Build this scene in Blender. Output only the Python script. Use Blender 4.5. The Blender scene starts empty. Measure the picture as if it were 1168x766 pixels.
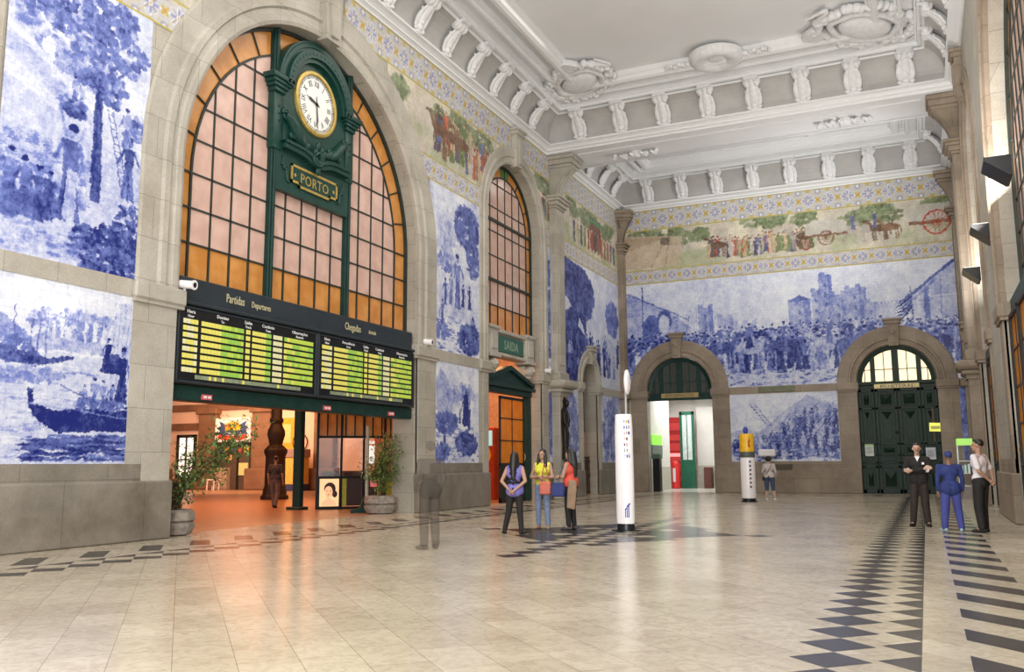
import bpy, bmesh, math, random
import numpy as np
from mathutils import Vector, Matrix

random.seed(7)
PI = math.pi
scn = bpy.context.scene
COL = scn.collection

# ------------------------------------------------------------ camera
def setup_camera():
    F = 1014.6
    yaw, pitch, roll = (math.radians(a) for a in (24.726, 8.201, -0.3737))
    cy, sy, cp, sp = math.cos(yaw), math.sin(yaw), math.cos(pitch), math.sin(pitch)
    f = Vector((-sy*cp, cy*cp, sp)); r0 = Vector((cy, sy, 0)); u0 = r0.cross(f)
    r = r0*math.cos(roll) + u0*math.sin(roll); u = -r0*math.sin(roll) + u0*math.cos(roll)
    m = Matrix(((r.x, u.x, -f.x, 0), (r.y, u.y, -f.y, 0), (r.z, u.z, -f.z, 1.5), (0, 0, 0, 1)))
    cd = bpy.data.cameras.new('camera'); cam = bpy.data.objects.new('camera', cd)
    COL.objects.link(cam); cam.matrix_world = m
    cd.sensor_width = 36; cd.sensor_fit = 'HORIZONTAL'; cd.lens = F/1168*36
    cd.clip_start = .05; cd.clip_end = 300
    scn.camera = cam
setup_camera()

# ------------------------------------------------------------ world, lights, exposure
scn.view_settings.view_transform = 'Standard'
scn.view_settings.look = 'None'
scn.view_settings.gamma = 1
scn.view_settings.use_curve_mapping = False
scn.view_settings.exposure = -0.30
w = bpy.data.worlds.new('world'); scn.world = w; w.use_nodes = True
bg = w.node_tree.nodes['Background']
bg.inputs[0].default_value = (1.0, .985, .96, 1); bg.inputs[1].default_value = 1.0

def area(name, loc, target, size, power, color=(1, .96, .9), sy=None, spread=180):
    l = bpy.data.lights.new(name, 'AREA'); l.energy = power; l.color = color
    l.shape = 'RECTANGLE'; l.size = size; l.size_y = sy or size; l.spread = math.radians(spread)
    o = bpy.data.objects.new(name, l); COL.objects.link(o); o.location = loc
    o.rotation_euler = (Vector(target)-Vector(loc)).to_track_quat('-Z', 'Y').to_euler()
    return o
def point(name, loc, power, color, r=.2):
    l = bpy.data.lights.new(name, 'POINT'); l.energy = power; l.color = color; l.shadow_soft_size = r
    o = bpy.data.objects.new(name, l); COL.objects.link(o); o.location = loc
    return o
# low floodlight behind the camera, wall uplighters opposite, and added fill lights without fixtures
area('hall_fill_high', (-3, 0, 14.0), (-8, 34, 3), 6, 2300, (1, .95, .88))  # added fill high above the camera, no real fixture
area('hall_flood_low', (-5, -1.5, 2.5), (-7, 30, 16), 5, 2600, (1, .98, .97))
area('hall_fill_right', (1.2, 9, 9.5), (-14.7, 22, 8), 2.5, 420, (1, .95, .88))  # added side fill towards the left wall, out of view
area('wall_uplight_near', (1.6, 24.0, 7.75), (-5.0, 26, 16.5), .5, 420, (1, .96, .92))
area('wall_uplight_far', (1.6, 33.2, 7.75), (-5.0, 40, 16.5), .5, 300, (1, .96, .92))
area('far_bay_fill', (1.3, 39.3, 7.8), (-7.5, 42.5, 17), .8, 300, (1, .98, .95), .8, 100)  # added fill to brighten the far bay ceiling, no lamp stands here
area('hall_fill_ceiling', (-6.3, 20, 17.0), (-6.3, 20.01, 0), 11, 1500, (1, .96, .9), 18)  # added soft downward fill below the main ceiling, no fixture
area('hall_fill_second', (-6.3, 42, 16.6), (-6.3, 42.01, 0), 10, 330, (1, .96, .9), 3)  # same kind of added fill for the far bay
# concourse sodium light, booking-room light
area('concourse_light', (-24, 27, 7.5), (-24, 27.01, 0), 10, 2100, (1, .36, .12), 14)
area('concourse_light_far', (-38, 40, 6.8), (-39, 46, 2), 8, 2000, (1, .55, .30))
area('exit_passage_light', (-17.3, 33, 7.2), (-17.3, 33.01, 0), 2, 520, (1, .48, .2), 6)
area('side_passage_light', (-17.2, 42, 5.6), (-17.2, 42.01, 0), 1.6, 80, (1, .5, .25))
area('office_light', (-12.2, 51, 5.3), (-12.2, 51.01, 0), 4, 330, (1, .97, .92), 5)

# ------------------------------------------------------------ materials
def nmat(name, rough=.5, metal=0, color=(.5, .5, .5), spec=.5):
    m = bpy.data.materials.new(name); m.use_nodes = True
    b = m.node_tree.nodes['Principled BSDF']
    b.inputs['Base Color'].default_value = (*color, 1); b.inputs['Roughness'].default_value = rough
    b.inputs['Metallic'].default_value = metal; b.inputs['Specular IOR Level'].default_value = spec
    return m, m.node_tree, b
def N(nt, t, **kw):
    n = nt.nodes.new(t)
    for k, v in kw.items():
        if hasattr(n, k): setattr(n, k, v)
        else: n.inputs[k].default_value = v
    return n
def ramp(nt, stops):
    n = nt.nodes.new('ShaderNodeValToRGB'); e = n.color_ramp.elements
    e[0].position, e[0].color = stops[0][0], (*stops[0][1], 1)
    e[1].position, e[1].color = stops[-1][0], (*stops[-1][1], 1)
    for p, c in stops[1:-1]:
        x = e.new(p); x.color = (*c, 1)
    return n
def mixc(nt, a, b, fac, mode='MIX'):
    n = nt.nodes.new('ShaderNodeMix'); n.data_type = 'RGBA'; n.blend_type = mode
    for sock, v in ((n.inputs[0], fac), (n.inputs[6], a), (n.inputs[7], b)):
        if isinstance(v, bpy.types.NodeSocket): nt.links.new(v, sock)
        elif isinstance(v, (int, float)): sock.default_value = v
        else: sock.default_value = (*v, 1)
    return n.outputs[2]
def wallvec(nt):
    """(x+y, z) in object metres: works on every axis-aligned wall"""
    tc = N(nt, 'ShaderNodeTexCoord'); sep = N(nt, 'ShaderNodeSeparateXYZ')
    nt.links.new(tc.outputs['Object'], sep.inputs[0])
    add = N(nt, 'ShaderNodeMath', operation='ADD')
    nt.links.new(sep.outputs[0], add.inputs[0]); nt.links.new(sep.outputs[1], add.inputs[1])
    cmb = N(nt, 'ShaderNodeCombineXYZ')
    nt.links.new(add.outputs[0], cmb.inputs[0]); nt.links.new(sep.outputs[2], cmb.inputs[1])
    return cmb.outputs[0], tc.outputs['Object']
def stone(name, c1, c2, bw=1.3, bh=.62, mortar=.008, joint=.55, rough=.55, stain=.35):
    m, nt, b = nmat(name, rough)
    v, ob = wallvec(nt)
    n1 = N(nt, 'ShaderNodeTexNoise', Scale=.9, Detail=6.0, Roughness=.65); nt.links.new(ob, n1.inputs['Vector'])
    n2 = N(nt, 'ShaderNodeTexNoise', Scale=38.0, Detail=2.0); nt.links.new(ob, n2.inputs['Vector'])
    r1 = ramp(nt, [(.3, c2), (.68, c1)]); nt.links.new(n1.outputs[0], r1.inputs[0])
    r2 = ramp(nt, [(.35, (.72, .72, .72)), (.62, (1, 1, 1))]); nt.links.new(n2.outputs[0], r2.inputs[0])
    c = mixc(nt, r1.outputs[0], r2.outputs[0], .55, 'MULTIPLY')
    n3 = N(nt, 'ShaderNodeTexNoise', Scale=.35, Detail=5.0, Roughness=.7); nt.links.new(ob, n3.inputs['Vector'])
    r3 = ramp(nt, [(.38, (.62, .55, .47)), (.56, (1, 1, 1))]); nt.links.new(n3.outputs[0], r3.inputs[0])
    c = mixc(nt, c, r3.outputs[0], stain, 'MULTIPLY')
    if bw:
        br = N(nt, 'ShaderNodeTexBrick', Scale=1.0); br.offset = .5
        br.inputs['Color1'].default_value = (1, 1, 1, 1); br.inputs['Color2'].default_value = (.86, .86, .85, 1)
        br.inputs['Mortar'].default_value = (joint, joint, joint, 1)
        br.inputs['Mortar Size'].default_value = mortar; br.inputs['Brick Width'].default_value = bw
        br.inputs['Row Height'].default_value = bh; br.inputs['Mortar Smooth'].default_value = .3
        nt.links.new(v, br.inputs['Vector'])
        c = mixc(nt, c, br.outputs[0], 1.0, 'MULTIPLY')
    nt.links.new(c, b.inputs['Base Color'])
    bp = N(nt, 'ShaderNodeBump', Strength=.25, Distance=.02); nt.links.new(n2.outputs[0], bp.inputs['Height'])
    nt.links.new(bp.outputs[0], b.inputs['Normal'])
    return m
def noisy(name, c1, c2, scale=3.0, rough=.5, metal=0, spec=.5, bump=0, detail=4.0):
    m, nt, b = nmat(name, rough, metal, c1, spec)
    tc = N(nt, 'ShaderNodeTexCoord'); n = N(nt, 'ShaderNodeTexNoise', Scale=scale, Detail=detail)
    nt.links.new(tc.outputs['Object'], n.inputs['Vector'])
    r = ramp(nt, [(.35, c2), (.65, c1)]); nt.links.new(n.outputs[0], r.inputs[0])
    nt.links.new(r.outputs[0], b.inputs['Base Color'])
    if bump:
        bp = N(nt, 'ShaderNodeBump', Strength=bump, Distance=.01); nt.links.new(n.outputs[0], bp.inputs['Height'])
        nt.links.new(bp.outputs[0], b.inputs['Normal'])
    return m
def emis(name, color, strength, base=None):
    m, nt, b = nmat(name, .4, 0, base or color)
    b.inputs['Emission Color'].default_value = (*color, 1); b.inputs['Emission Strength'].default_value = strength
    return m
def stained(name, c1, c2, trans=.35, emit=0):
    m = noisy(name, c1, c2, 2.2, .16, 0, .5, .12)
    nt = m.node_tree; b = nt.nodes['Principled BSDF']
    out = nt.nodes['Material Output']; tr = N(nt, 'ShaderNodeBsdfTranslucent')
    tr.inputs[0].default_value = (*c1, 1); mx = nt.nodes.new('ShaderNodeMixShader'); mx.inputs[0].default_value = trans
    nt.links.new(b.outputs[0], mx.inputs[1]); nt.links.new(tr.outputs[0], mx.inputs[2])
    nt.links.new(mx.outputs[0], out.inputs[0])
    return m
def tilemat(name, size=.14, rough=.3):
    """glazed tiles whose painted picture sits in the mesh colour attribute"""
    m, nt, b = nmat(name, rough, 0, (1, 1, 1), .4 if rough < .2 else .16)
    at = N(nt, 'ShaderNodeVertexColor'); at.layer_name = 'paint'
    v, ob = wallvec(nt)
    br = N(nt, 'ShaderNodeTexBrick', Scale=1.0); br.offset = 0
    br.inputs['Color1'].default_value = (1, 1, 1, 1); br.inputs['Color2'].default_value = (.93, .94, .95, 1)
    br.inputs['Mortar'].default_value = (.72, .74, .8, 1); br.inputs['Mortar Size'].default_value = .004
    br.inputs['Brick Width'].default_value = size; br.inputs['Row Height'].default_value = size
    nt.links.new(v, br.inputs['Vector'])
    c = mixc(nt, at.outputs[0], br.outputs[0], .8, 'MULTIPLY'); nt.links.new(c, b.inputs['Base Color'])
    wn = N(nt, 'ShaderNodeTexNoise', Scale=9.0, Detail=1.0); nt.links.new(ob, wn.inputs['Vector'])
    bp = N(nt, 'ShaderNodeBump', Strength=.10, Distance=.02); nt.links.new(wn.outputs[0], bp.inputs['Height'])
    nt.links.new(bp.outputs[0], b.inputs['Normal'])
    return m
M = {}
M['stone'] = stone('granite', (.50, .47, .40), (.37, .35, .30))
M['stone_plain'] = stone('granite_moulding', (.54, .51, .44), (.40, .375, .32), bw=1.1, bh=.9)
M['stone_dark'] = stone('granite_plinth', (.29, .26, .215), (.17, .152, .125), bw=1.9, bh=1.25, mortar=.008, rough=.65, stain=.9)
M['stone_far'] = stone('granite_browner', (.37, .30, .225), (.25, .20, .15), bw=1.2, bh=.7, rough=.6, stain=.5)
M['brown_stone'] = stone('brown_stone', (.30, .17, .11), (.20, .11, .07), bw=1.1, bh=.7, rough=.6)
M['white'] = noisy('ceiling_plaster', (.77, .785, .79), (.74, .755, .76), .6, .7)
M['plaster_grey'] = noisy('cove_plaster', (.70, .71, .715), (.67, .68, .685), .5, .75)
M['cove'] = noisy('cove_grey', (.47, .465, .45), (.41, .405, .39), 1.2, .8)  # cove surface, a darker grey than the rest of the ceiling
M['ornament'] = noisy('ornament_plaster', (.76, .77, .775), (.67, .68, .685), 6, .7, bump=.2)
M['room_white'] = noisy('office_paint', (.85, .85, .82), (.8, .8, .77), 2, .6)
M['pink_wall'] = noisy('concourse_paint', (.85, .62, .52), (.78, .56, .47), 1, .7)
M['green'] = noisy('dark_green_paint', (.008, .038, .031), (.006, .028, .024), 5, .45, 0, .25)
M['green_hi'] = noisy('clock_green_paint', (.009, .052, .040), (.006, .036, .029), 8, .38, 0, .35, .2)
M['green_door'] = noisy('green_door_paint', (.006, .024, .014), (.004, .017, .010), 5, .45, 0, .25)
M['green_leaf_door'] = noisy('bright_green_door_paint', (.01, .13, .07), (.008, .1, .055), 5, .4)
M['iron'] = noisy('cast_iron', (.028, .022, .019), (.015, .013, .012), 12, .5, 0, .3)
M['muntin'] = noisy('window_bars', (.02, .03, .022), (.012, .018, .014), 4, .5)
M['black'] = noisy('black_enamel', (.010, .012, .015), (.007, .008, .010), 4, .3, 0, .3)
M['navy'] = noisy('board_header_paint', (.024, .034, .044), (.018, .026, .034), 2, .45, 0, .3)
M['gold'] = noisy('gilt', (.62, .45, .13), (.45, .32, .08), 10, .35, .6)
M['ivory'] = noisy('clock_enamel', (.86, .86, .82), (.8, .8, .77), 5, .3)
M['amber'] = stained('amber_glass', (.80, .40, .12), (.62, .27, .06), .25)
M['amber_door'] = stained('amber_door_glass', (.80, .42, .03), (.55, .27, .015), .5)
M['pinkglass'] = stained('pink_glass', (.80, .57, .48), (.66, .44, .37), .2)
M['greenglass'] = stained('green_glass', (.15, .35, .10), (.1, .25, .07), .3)
M['tile'] = tilemat('painted_tile')
M['tile_gloss'] = tilemat('painted_tile_polished', rough=.13)
M['plastic_white'] = noisy('white_enamel', (.84, .82, .84), (.8, .78, .8), 3, .25)
M['bronze'] = noisy('bronze', (.035, .03, .028), (.015, .013, .012), 9, .4, .5, bump=.4)
M['letter'] = nmat('gold_lettering', .5, 0, (.55, .50, .30))[0]
M['letter_white'] = nmat('white_lettering', .5, 0, (.8, .8, .8))[0]
M['letter_dark'] = nmat('dark_lettering', .5, 0, (.03, .03, .04))[0]
M['terracotta'] = noisy('planter_stone', (.30, .26, .22), (.18, .16, .14), 8, .8, bump=.4)
M['leaf'] = noisy('leaf', (.16, .24, .06), (.07, .12, .03), 6, .5)
M['bark'] = noisy('bark', (.12, .08, .05), (.06, .04, .025), 20, .9, bump=.5)
def clear_glass():
    m, nt, b = nmat('clear_glass', .05, 0, (.9, .95, .93)); out = nt.nodes['Material Output']
    t = N(nt, 'ShaderNodeBsdfTransparent'); g = N(nt, 'ShaderNodeBsdfGlossy', Roughness=.05)
    mx = nt.nodes.new('ShaderNodeMixShader'); mx.inputs[0].default_value = .12
    nt.links.new(t.outputs[0], mx.inputs[1]); nt.links.new(g.outputs[0], mx.inputs[2]); nt.links.new(mx.outputs[0], out.inputs[0])
    return m
M['glass'] = clear_glass()
_pm = {}
def P(c, rough=.6, metal=0):
    k = (tuple(c), rough, metal)
    if k not in _pm:
        c2 = tuple(x*.8 for x in c)
        _pm[k] = noisy('paint', c, c2, 7, rough, metal)
    return _pm[k]
def E(c, s, base=None):
    k = ('e', tuple(c), s)
    if k not in _pm: _pm[k] = emis('lit_panel', c, s, base)
    return _pm[k]

# ------------------------------------------------------------ mesh builder
WL = lambda s, z, d: (-14.7+d, s, z)       # left wall: s runs along Y, d out of the wall into the hall
WB = lambda s, z, d: (s, 46.3-d, z)        # far wall
WR = lambda s, z, d: (1.95-d, s, z)        # right wall
W0 = lambda s, z, d: (s, -d, z)            # upright object facing -Y
WF = lambda s, z, d: (s, z, d)             # flat on the floor

class MB:
    def __init__(self): self.v = []; self.f = []; self.m = []
    def add(self, vs, fs, mi=0):
        n = len(self.v); self.v += [tuple(p) for p in vs]
        self.f += [tuple(i+n for i in f) for f in fs]; self.m += [mi]*len(fs); return self
    def box(self, W, s0, s1, z0, z1, d0, d1, mi=0, ch=0):
        if ch:
            poly = [(s0+ch, z0), (s1-ch, z0), (s1, z0+ch), (s1, z1-ch), (s1-ch, z1), (s0+ch, z1), (s0, z1-ch), (s0, z0+ch)]
            inner = [(s0+ch, z0+ch), (s1-ch, z0+ch), (s1-ch, z0+ch), (s1-ch, z1-ch), (s1-ch, z1-ch), (s0+ch, z1-ch), (s0+ch, z1-ch), (s0+ch, z0+ch)]
            vs = [W(a, b, d0) for a, b in poly]+[W(a, b, d1-ch) for a, b in poly]+[W(a, b, d1) for a, b in inner]
            fs = [tuple(range(8)), tuple(range(16, 24))]
            for r in (0, 8):
                for i in range(8): j = (i+1) % 8; fs.append((r+i, r+j, r+8+j, r+8+i))
            return self.add(vs, fs, mi)
        vs = [W(s, z, d) for d in (d0, d1) for z in (z0, z1) for s in (s0, s1)]
        return self.add(vs, [(0, 1, 3, 2), (4, 6, 7, 5), (0, 4, 5, 1), (2, 3, 7, 6), (0, 2, 6, 4), (1, 5, 7, 3)], mi)
    def prism(self, W, poly, d0, d1, mi=0):
        n = len(poly)
        vs = [W(a, b, d0) for a, b in poly]+[W(a, b, d1) for a, b in poly]
        return self.add(vs, [tuple(range(n)), tuple(range(2*n-1, n-1, -1))]+[(i, (i+1) % n, n+(i+1) % n, n+i) for i in range(n)], mi)
    def arch(self, W, c, r, zs, z0, prof, seg=40, mi=0, full=False):
        """sweep a closed profile [(offset from opening, d)...] up one jamb, round the arch and down"""
        path = []
        if not full: path.append((c-r, z0, -1, 0))
        for i in range(seg+1):
            a = PI-PI*i/seg; path.append((c+r*math.cos(a), zs+r*math.sin(a), math.cos(a), math.sin(a)))
        if not full: path.append((c+r, z0, 1, 0))
        k = len(prof); vs = []; fs = []
        for (s, z, nx, nz) in path:
            for (o, d) in prof: vs.append(W(s+nx*o, z+nz*o, d))
        for i in range(len(path)-1):
            for j in range(k):
                a, b = i*k+j, i*k+(j+1) % k
                fs.append((a, b, b+k, a+k))
        fs.append(tuple(range(k))); fs.append(tuple(range((len(path)-1)*k, len(path)*k)))
        return self.add(vs, fs, mi)
    def lathe(self, c, prof, n=20, mi=0, W=None, sx=1, sy=1):
        vs = []; fs = []; k = len(prof)
        for i in range(n):
            a = 2*PI*i/n
            for r, z in prof: vs.append((c[0]+r*math.cos(a)*sx, c[1]+r*math.sin(a)*sy, c[2]+z))
        for i in range(n):
            for j in range(k-1):
                a = i*k+j; b = ((i+1) % n)*k+j; fs.append((a, b, b+1, a+1))
        fs.append(tuple(i*k for i in range(n))); fs.append(tuple(i*k+k-1 for i in range(n)))
        if W: vs = [W(*p) for p in vs]
        return self.add(vs, fs, mi)
    def cap(self, p0, p1, r0, r1=None, n=10, mi=0):
        r1 = r0 if r1 is None else r1
        p0, p1 = Vector(p0), Vector(p1); ax = p1-p0
        if ax.length < 1e-6: return self
        q = ax.to_track_quat('Z', 'Y'); vs = []
        for p, r in ((p0, r0), (p1, r1)):
            for i in range(n):
                a = 2*PI*i/n; vs.append(p+q@Vector((r*math.cos(a), r*math.sin(a), 0)))
        return self.add(vs, [tuple(range(n-1, -1, -1)), tuple(range(n, 2*n))]+[(i, (i+1) % n, n+(i+1) % n, n+i) for i in range(n)], mi)
    def tube(self, pts, rad, n=8, mi=0):
        pts = [Vector(p) for p in pts]; k = len(pts); rs = rad if isinstance(rad, (list, tuple)) else [rad]*k
        vs = []; up = Vector((0.13, .21, 1)).normalized()
        for i, p in enumerate(pts):
            t = (pts[min(i+1, k-1)]-pts[max(i-1, 0)]).normalized()
            a = t.cross(up); a = a.normalized() if a.length > 1e-4 else Vector((1, 0, 0)); b = t.cross(a)
            for j in range(n):
                th = 2*PI*j/n; vs.append(p+(a*math.cos(th)+b*math.sin(th))*rs[i])
        fs = [(i*n+j, i*n+(j+1) % n, (i+1)*n+(j+1) % n, (i+1)*n+j) for i in range(k-1) for j in range(n)]
        fs += [tuple(range(n-1, -1, -1)), tuple(range((k-1)*n, k*n))]
        return self.add(vs, fs, mi)
    def ell(self, c, rx, ry, rz, nu=12, nv=8, mi=0, W=None):
        vs = [(c[0], c[1], c[2]-rz)]
        for j in range(1, nv):
            ph = -PI/2+PI*j/nv
            for i in range(nu):
                a = 2*PI*i/nu
                vs.append((c[0]+rx*math.cos(ph)*math.cos(a), c[1]+ry*math.cos(ph)*math.sin(a), c[2]+rz*math.sin(ph)))
        vs.append((c[0], c[1], c[2]+rz)); fs = []
        for i in range(nu): fs.append((0, 1+(i+1) % nu, 1+i))
        for j in range(nv-2):
            for i in range(nu):
                a = 1+j*nu+i; b = 1+j*nu+(i+1) % nu; fs.append((a, b, b+nu, a+nu))
        L = len(vs)-1
        for i in range(nu): fs.append((L, 1+(nv-2)*nu+i, 1+(nv-2)*nu+(i+1) % nu))
        if W: vs = [W(*p) for p in vs]
        return self.add(vs, fs, mi)
    def build(self, name, mats, parent=None, origin=None, smooth=None, local=False, bevel=0):
        me = bpy.data.meshes.new(name)
        off = Vector((0, 0, 0))
        if origin is not None: off = Vector(origin)
        elif parent is not None and not local:
            q = parent
            while q is not None: off += q.location; q = q.parent
        me.from_pydata([tuple(Vector(p)-off) for p in self.v], [], self.f)
        if not isinstance(mats, (list, tuple)): mats = [mats]
        for mm in mats: me.materials.append(mm)
        me.polygons.foreach_set('material_index', self.m)
        bm = bmesh.new(); bm.from_mesh(me); bmesh.ops.recalc_face_normals(bm, faces=bm.faces)
        big = [f for f in bm.faces if len(f.verts) > 8]
        if big: bmesh.ops.triangulate(bm, faces=big, ngon_method='EAR_CLIP')
        bm.to_mesh(me); bm.free()
        if smooth:
            me.polygons.foreach_set('use_smooth', [True]*len(me.polygons))
            me.set_sharp_from_angle(angle=math.radians(smooth))
        o = bpy.data.objects.new(name, me); COL.objects.link(o)
        if origin is not None: o.location = origin
        if parent is not None:
            o.parent = parent
            if origin is not None: o.location = Vector(origin)-parent.location
        if bevel:
            md = o.modifiers.new('Bevel', 'BEVEL'); md.width = bevel; md.segments = 1; md.limit_method = 'ANGLE'
        return o
def struct(name, mb, mats, parent=None, **k):
    o = mb.build(name, mats, parent, **k)
    if parent is None: o['kind'] = 'structure'
    return o
def tag(o, label, cat, group=None):
    o['label'] = label; o['category'] = cat
    if group: o['group'] = group
    return o
def thing(name, label, cat, loc=(0, 0, 0), rz=0, group=None):
    o = bpy.data.objects.new(name, None); COL.objects.link(o); o.location = loc; o.rotation_euler = (0, 0, rz)
    o.empty_display_size = .2
    return tag(o, label, cat, group)
def sroot(name, loc):
    o = bpy.data.objects.new(name, None); COL.objects.link(o); o.location = loc; o['kind'] = 'structure'; o.empty_display_size = .2
    return o
def dup(root, loc, rz, label, group=None):
    r = root.copy(); COL.objects.link(r); r.location = loc; r.rotation_euler = (0, 0, rz); r['label'] = label
    if group: r['group'] = group
    for ch in list(root.children):
        c = ch.copy(); COL.objects.link(c); c.parent = r
        for g in list(ch.children):
            d = g.copy(); COL.objects.link(d); d.parent = c
    return r
def text(s, W, s0, z0, d, size, mat, name='lettering', parent=None, sx=1.0, flip=False, ext=.004, align='LEFT', origin=None):
    cu = bpy.data.curves.new('t', 'FONT'); cu.body = s; cu.size = size; cu.extrude = ext; cu.align_x = align; cu.resolution_u = 2
    cu.space_character = 1.05
    o = bpy.data.objects.new('t', cu); me = bpy.data.meshes.new_from_object(o)
    mb = MB(); k = -1 if flip else 1
    mb.v = [W(s0+k*v.co.x*sx, z0+v.co.y, d+v.co.z) for v in me.vertices]
    mb.f = [tuple(p.vertices) for p in me.polygons]; mb.m = [0]*len(mb.f)
    bpy.data.objects.remove(o); bpy.data.curves.remove(cu); bpy.data.meshes.remove(me)
    return mb.build(name, mat, parent, origin)

# ------------------------------------------------------------ tile painting (computed brush strokes stored per vertex)
def vnoise(nx, nz, cell, oct=4, seed=0, pers=.55):
    rng = np.random.RandomState(seed); out = np.zeros((nz, nx)); amp = 1; tot = 0
    for o in range(oct):
        c = max(cell/(2**o), 1.2); gx, gz = int(nx/c)+3, int(nz/c)+3; g = rng.rand(gz, gx)
        X = np.arange(nx)/c; Z = np.arange(nz)/c; xi = X.astype(int); zi = Z.astype(int)
        fx = X-xi; fz = Z-zi; fx = fx*fx*(3-2*fx); fz = fz*fz*(3-2*fz)
        a = g[zi][:, xi]; b = g[zi][:, xi+1]; c_ = g[zi+1][:, xi]; d = g[zi+1][:, xi+1]
        out += amp*((a*(1-fx)+b*fx)*(1-fz)[:, None]+(c_*(1-fx)+d*fx)*fz[:, None]); tot += amp; amp *= pers
    return out/tot
class Cv:
    def __init__(self, s0, s1, z0, z1, ppm, base=0.05, ch=1):
        self.s0, self.s1, self.z0, self.z1, self.p = s0, s1, z0, z1, ppm
        self.nx = max(2, int((s1-s0)*ppm)); self.nz = max(2, int((z1-z0)*ppm))
        self.T = np.zeros((self.nz, self.nx, ch)) + np.array(base)
        self.X = np.linspace(s0, s1, self.nx); self.Z = np.linspace(z0, z1, self.nz); self.ch = ch
    def _bb(self, a, b, c, d):
        i0 = max(0, int((a-self.s0)*self.p)-1); i1 = min(self.nx, int((b-self.s0)*self.p)+3)
        j0 = max(0, int((c-self.z0)*self.p)-1); j1 = min(self.nz, int((d-self.z0)*self.p)+3)
        return (j0, j1, i0, i1) if i1 > i0 and j1 > j0 else None
    def _put(self, bb, mask, v, a):
        j0, j1, i0, i1 = bb; t = self.T[j0:j1, i0:i1]; m = (mask*a)[..., None]
        self.T[j0:j1, i0:i1] = t*(1-m)+np.array(v)*m
    def poly(self, pts, v, a=1):
        xs = [p[0] for p in pts]; zs = [p[1] for p in pts]; bb = self._bb(min(xs), max(xs), min(zs), max(zs))
        if not bb: return
        X, Z = np.meshgrid(self.X[bb[2]:bb[3]], self.Z[bb[0]:bb[1]]); m = np.zeros(X.shape, bool)
        for k in range(len(pts)):
            x0, z0 = pts[k]; x1, z1 = pts[(k+1) % len(pts)]
            if z0 == z1: continue
            c = ((Z >= min(z0, z1)) & (Z < max(z0, z1))) & (X < (Z-z0)*(x1-x0)/(z1-z0)+x0); m ^= c
        self._put(bb, m.astype(float), v, a)
    def ell(self, x, z, rx, rz, v, a=1, rough=0, seed=0):
        bb = self._bb(x-rx*1.4, x+rx*1.4, z-rz*1.4, z+rz*1.4)
        if not bb: return
        X, Z = np.meshgrid(self.X[bb[2]:bb[3]], self.Z[bb[0]:bb[1]]); r = np.hypot((X-x)/rx, (Z-z)/rz)
        if rough: r = r+rough*(vnoise(X.shape[1], X.shape[0], max(2, .12*self.p), 3, seed)-.5)*2
        self._put(bb, np.clip((1.08-r)*6, 0, 1), v, a)
    def line(self, p, q, w, v, a=1):
        bb = self._bb(min(p[0], q[0])-w, max(p[0], q[0])+w, min(p[1], q[1])-w, max(p[1], q[1])+w)
        if not bb: return
        X, Z = np.meshgrid(self.X[bb[2]:bb[3]], self.Z[bb[0]:bb[1]]); dx, dz = q[0]-p[0], q[1]-p[1]
        t = np.clip(((X-p[0])*dx+(Z-p[1])*dz)/(dx*dx+dz*dz+1e-9), 0, 1)
        d = np.hypot(X-p[0]-t*dx, Z-p[1]-t*dz); self._put(bb, np.clip(1.3-d*2/w, 0, 1), v, a)
    def foliage(self, x, z, rx, rz, lo, hi, n, seed, size=.12):
        rg = random.Random(seed)
        for _ in range(n):
            a = rg.random()*2*PI; r = math.sqrt(rg.random())
            self.ell(x+rx*r*math.cos(a), z+rz*r*math.sin(a), size*rg.uniform(.5, 1.3), size*rg.uniform(.4, 1), rg.uniform(lo, hi) if self.ch == 1 else (lambda f: (.25*f, .30*f, .17*f))(rg.uniform(lo, hi)), .75, .5, rg.randint(0, 999))
    def shade(self, cell, amt, seed, z0=None, z1=None):
        n = vnoise(self.nx, self.nz, cell*self.p, 5, seed, .65)-.5
        m = np.ones(self.nz)
        if z0 is not None: m = np.clip((self.Z-z0)*3, 0, 1)*np.clip((z1-self.Z)*3, 0, 1)
        self.T += (n*amt*2*m[:, None])[..., None]
    def warp(self, amp, cell, seed):
        n1 = (vnoise(self.nx, self.nz, cell*self.p, 4, seed, .7)-.5)*2*amp*self.p; n2 = (vnoise(self.nx, self.nz, cell*self.p, 4, seed+1, .7)-.5)*2*amp*self.p
        I, J = np.meshgrid(np.arange(self.nx), np.arange(self.nz))
        self.T = self.T[np.clip(J+n2, 0, self.nz-1).astype(int), np.clip(I+n1, 0, self.nx-1).astype(int)]
    def ink(self, amt, seed, gain=1.0):
        """brush grain: strongest in the half tones, with a little soft edge"""
        T = self.T; T = (T+np.roll(T, 1, 0)*.3+np.roll(T, 1, 1)*.3)/1.6 if False else T
        n = (vnoise(self.nx, self.nz, 3, 3, seed, .8)-.5)[..., None]; m = (vnoise(self.nx, self.nz, 14, 3, seed+5, .7)-.5)[..., None]
        w = .35+1.6*np.clip(T, 0, 1)*(1.25-np.clip(T, 0, 1)); self.T = T*gain+(n*1.1+m*1.2)*amt*w
    def fig(self, x, z, h, t, seed, col=None):
        r = random.Random(seed); j = lambda a: r.uniform(-a, a)*h
        D = (lambda k: max(0, min(1, t+k))) if self.ch == 1 else (lambda k: tuple(max(0, c*(1-k)) for c in (col or (.4, .3, .2))))
        S = (lambda: max(.05, t-.28)) if self.ch == 1 else (lambda: (.62, .42, .30))
        w = r.uniform(.10, .17)*h
        self.poly([(x-w, z), (x+w, z+j(.02)), (x+.07*h, z+.52*h), (x-.07*h, z+.52*h)], D(r.uniform(-.25, .1)))
        for _ in range(3): self.line((x+j(.12), z), (x+j(.04), z+.48*h), .02*h+.01, D(.25), .7)
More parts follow.
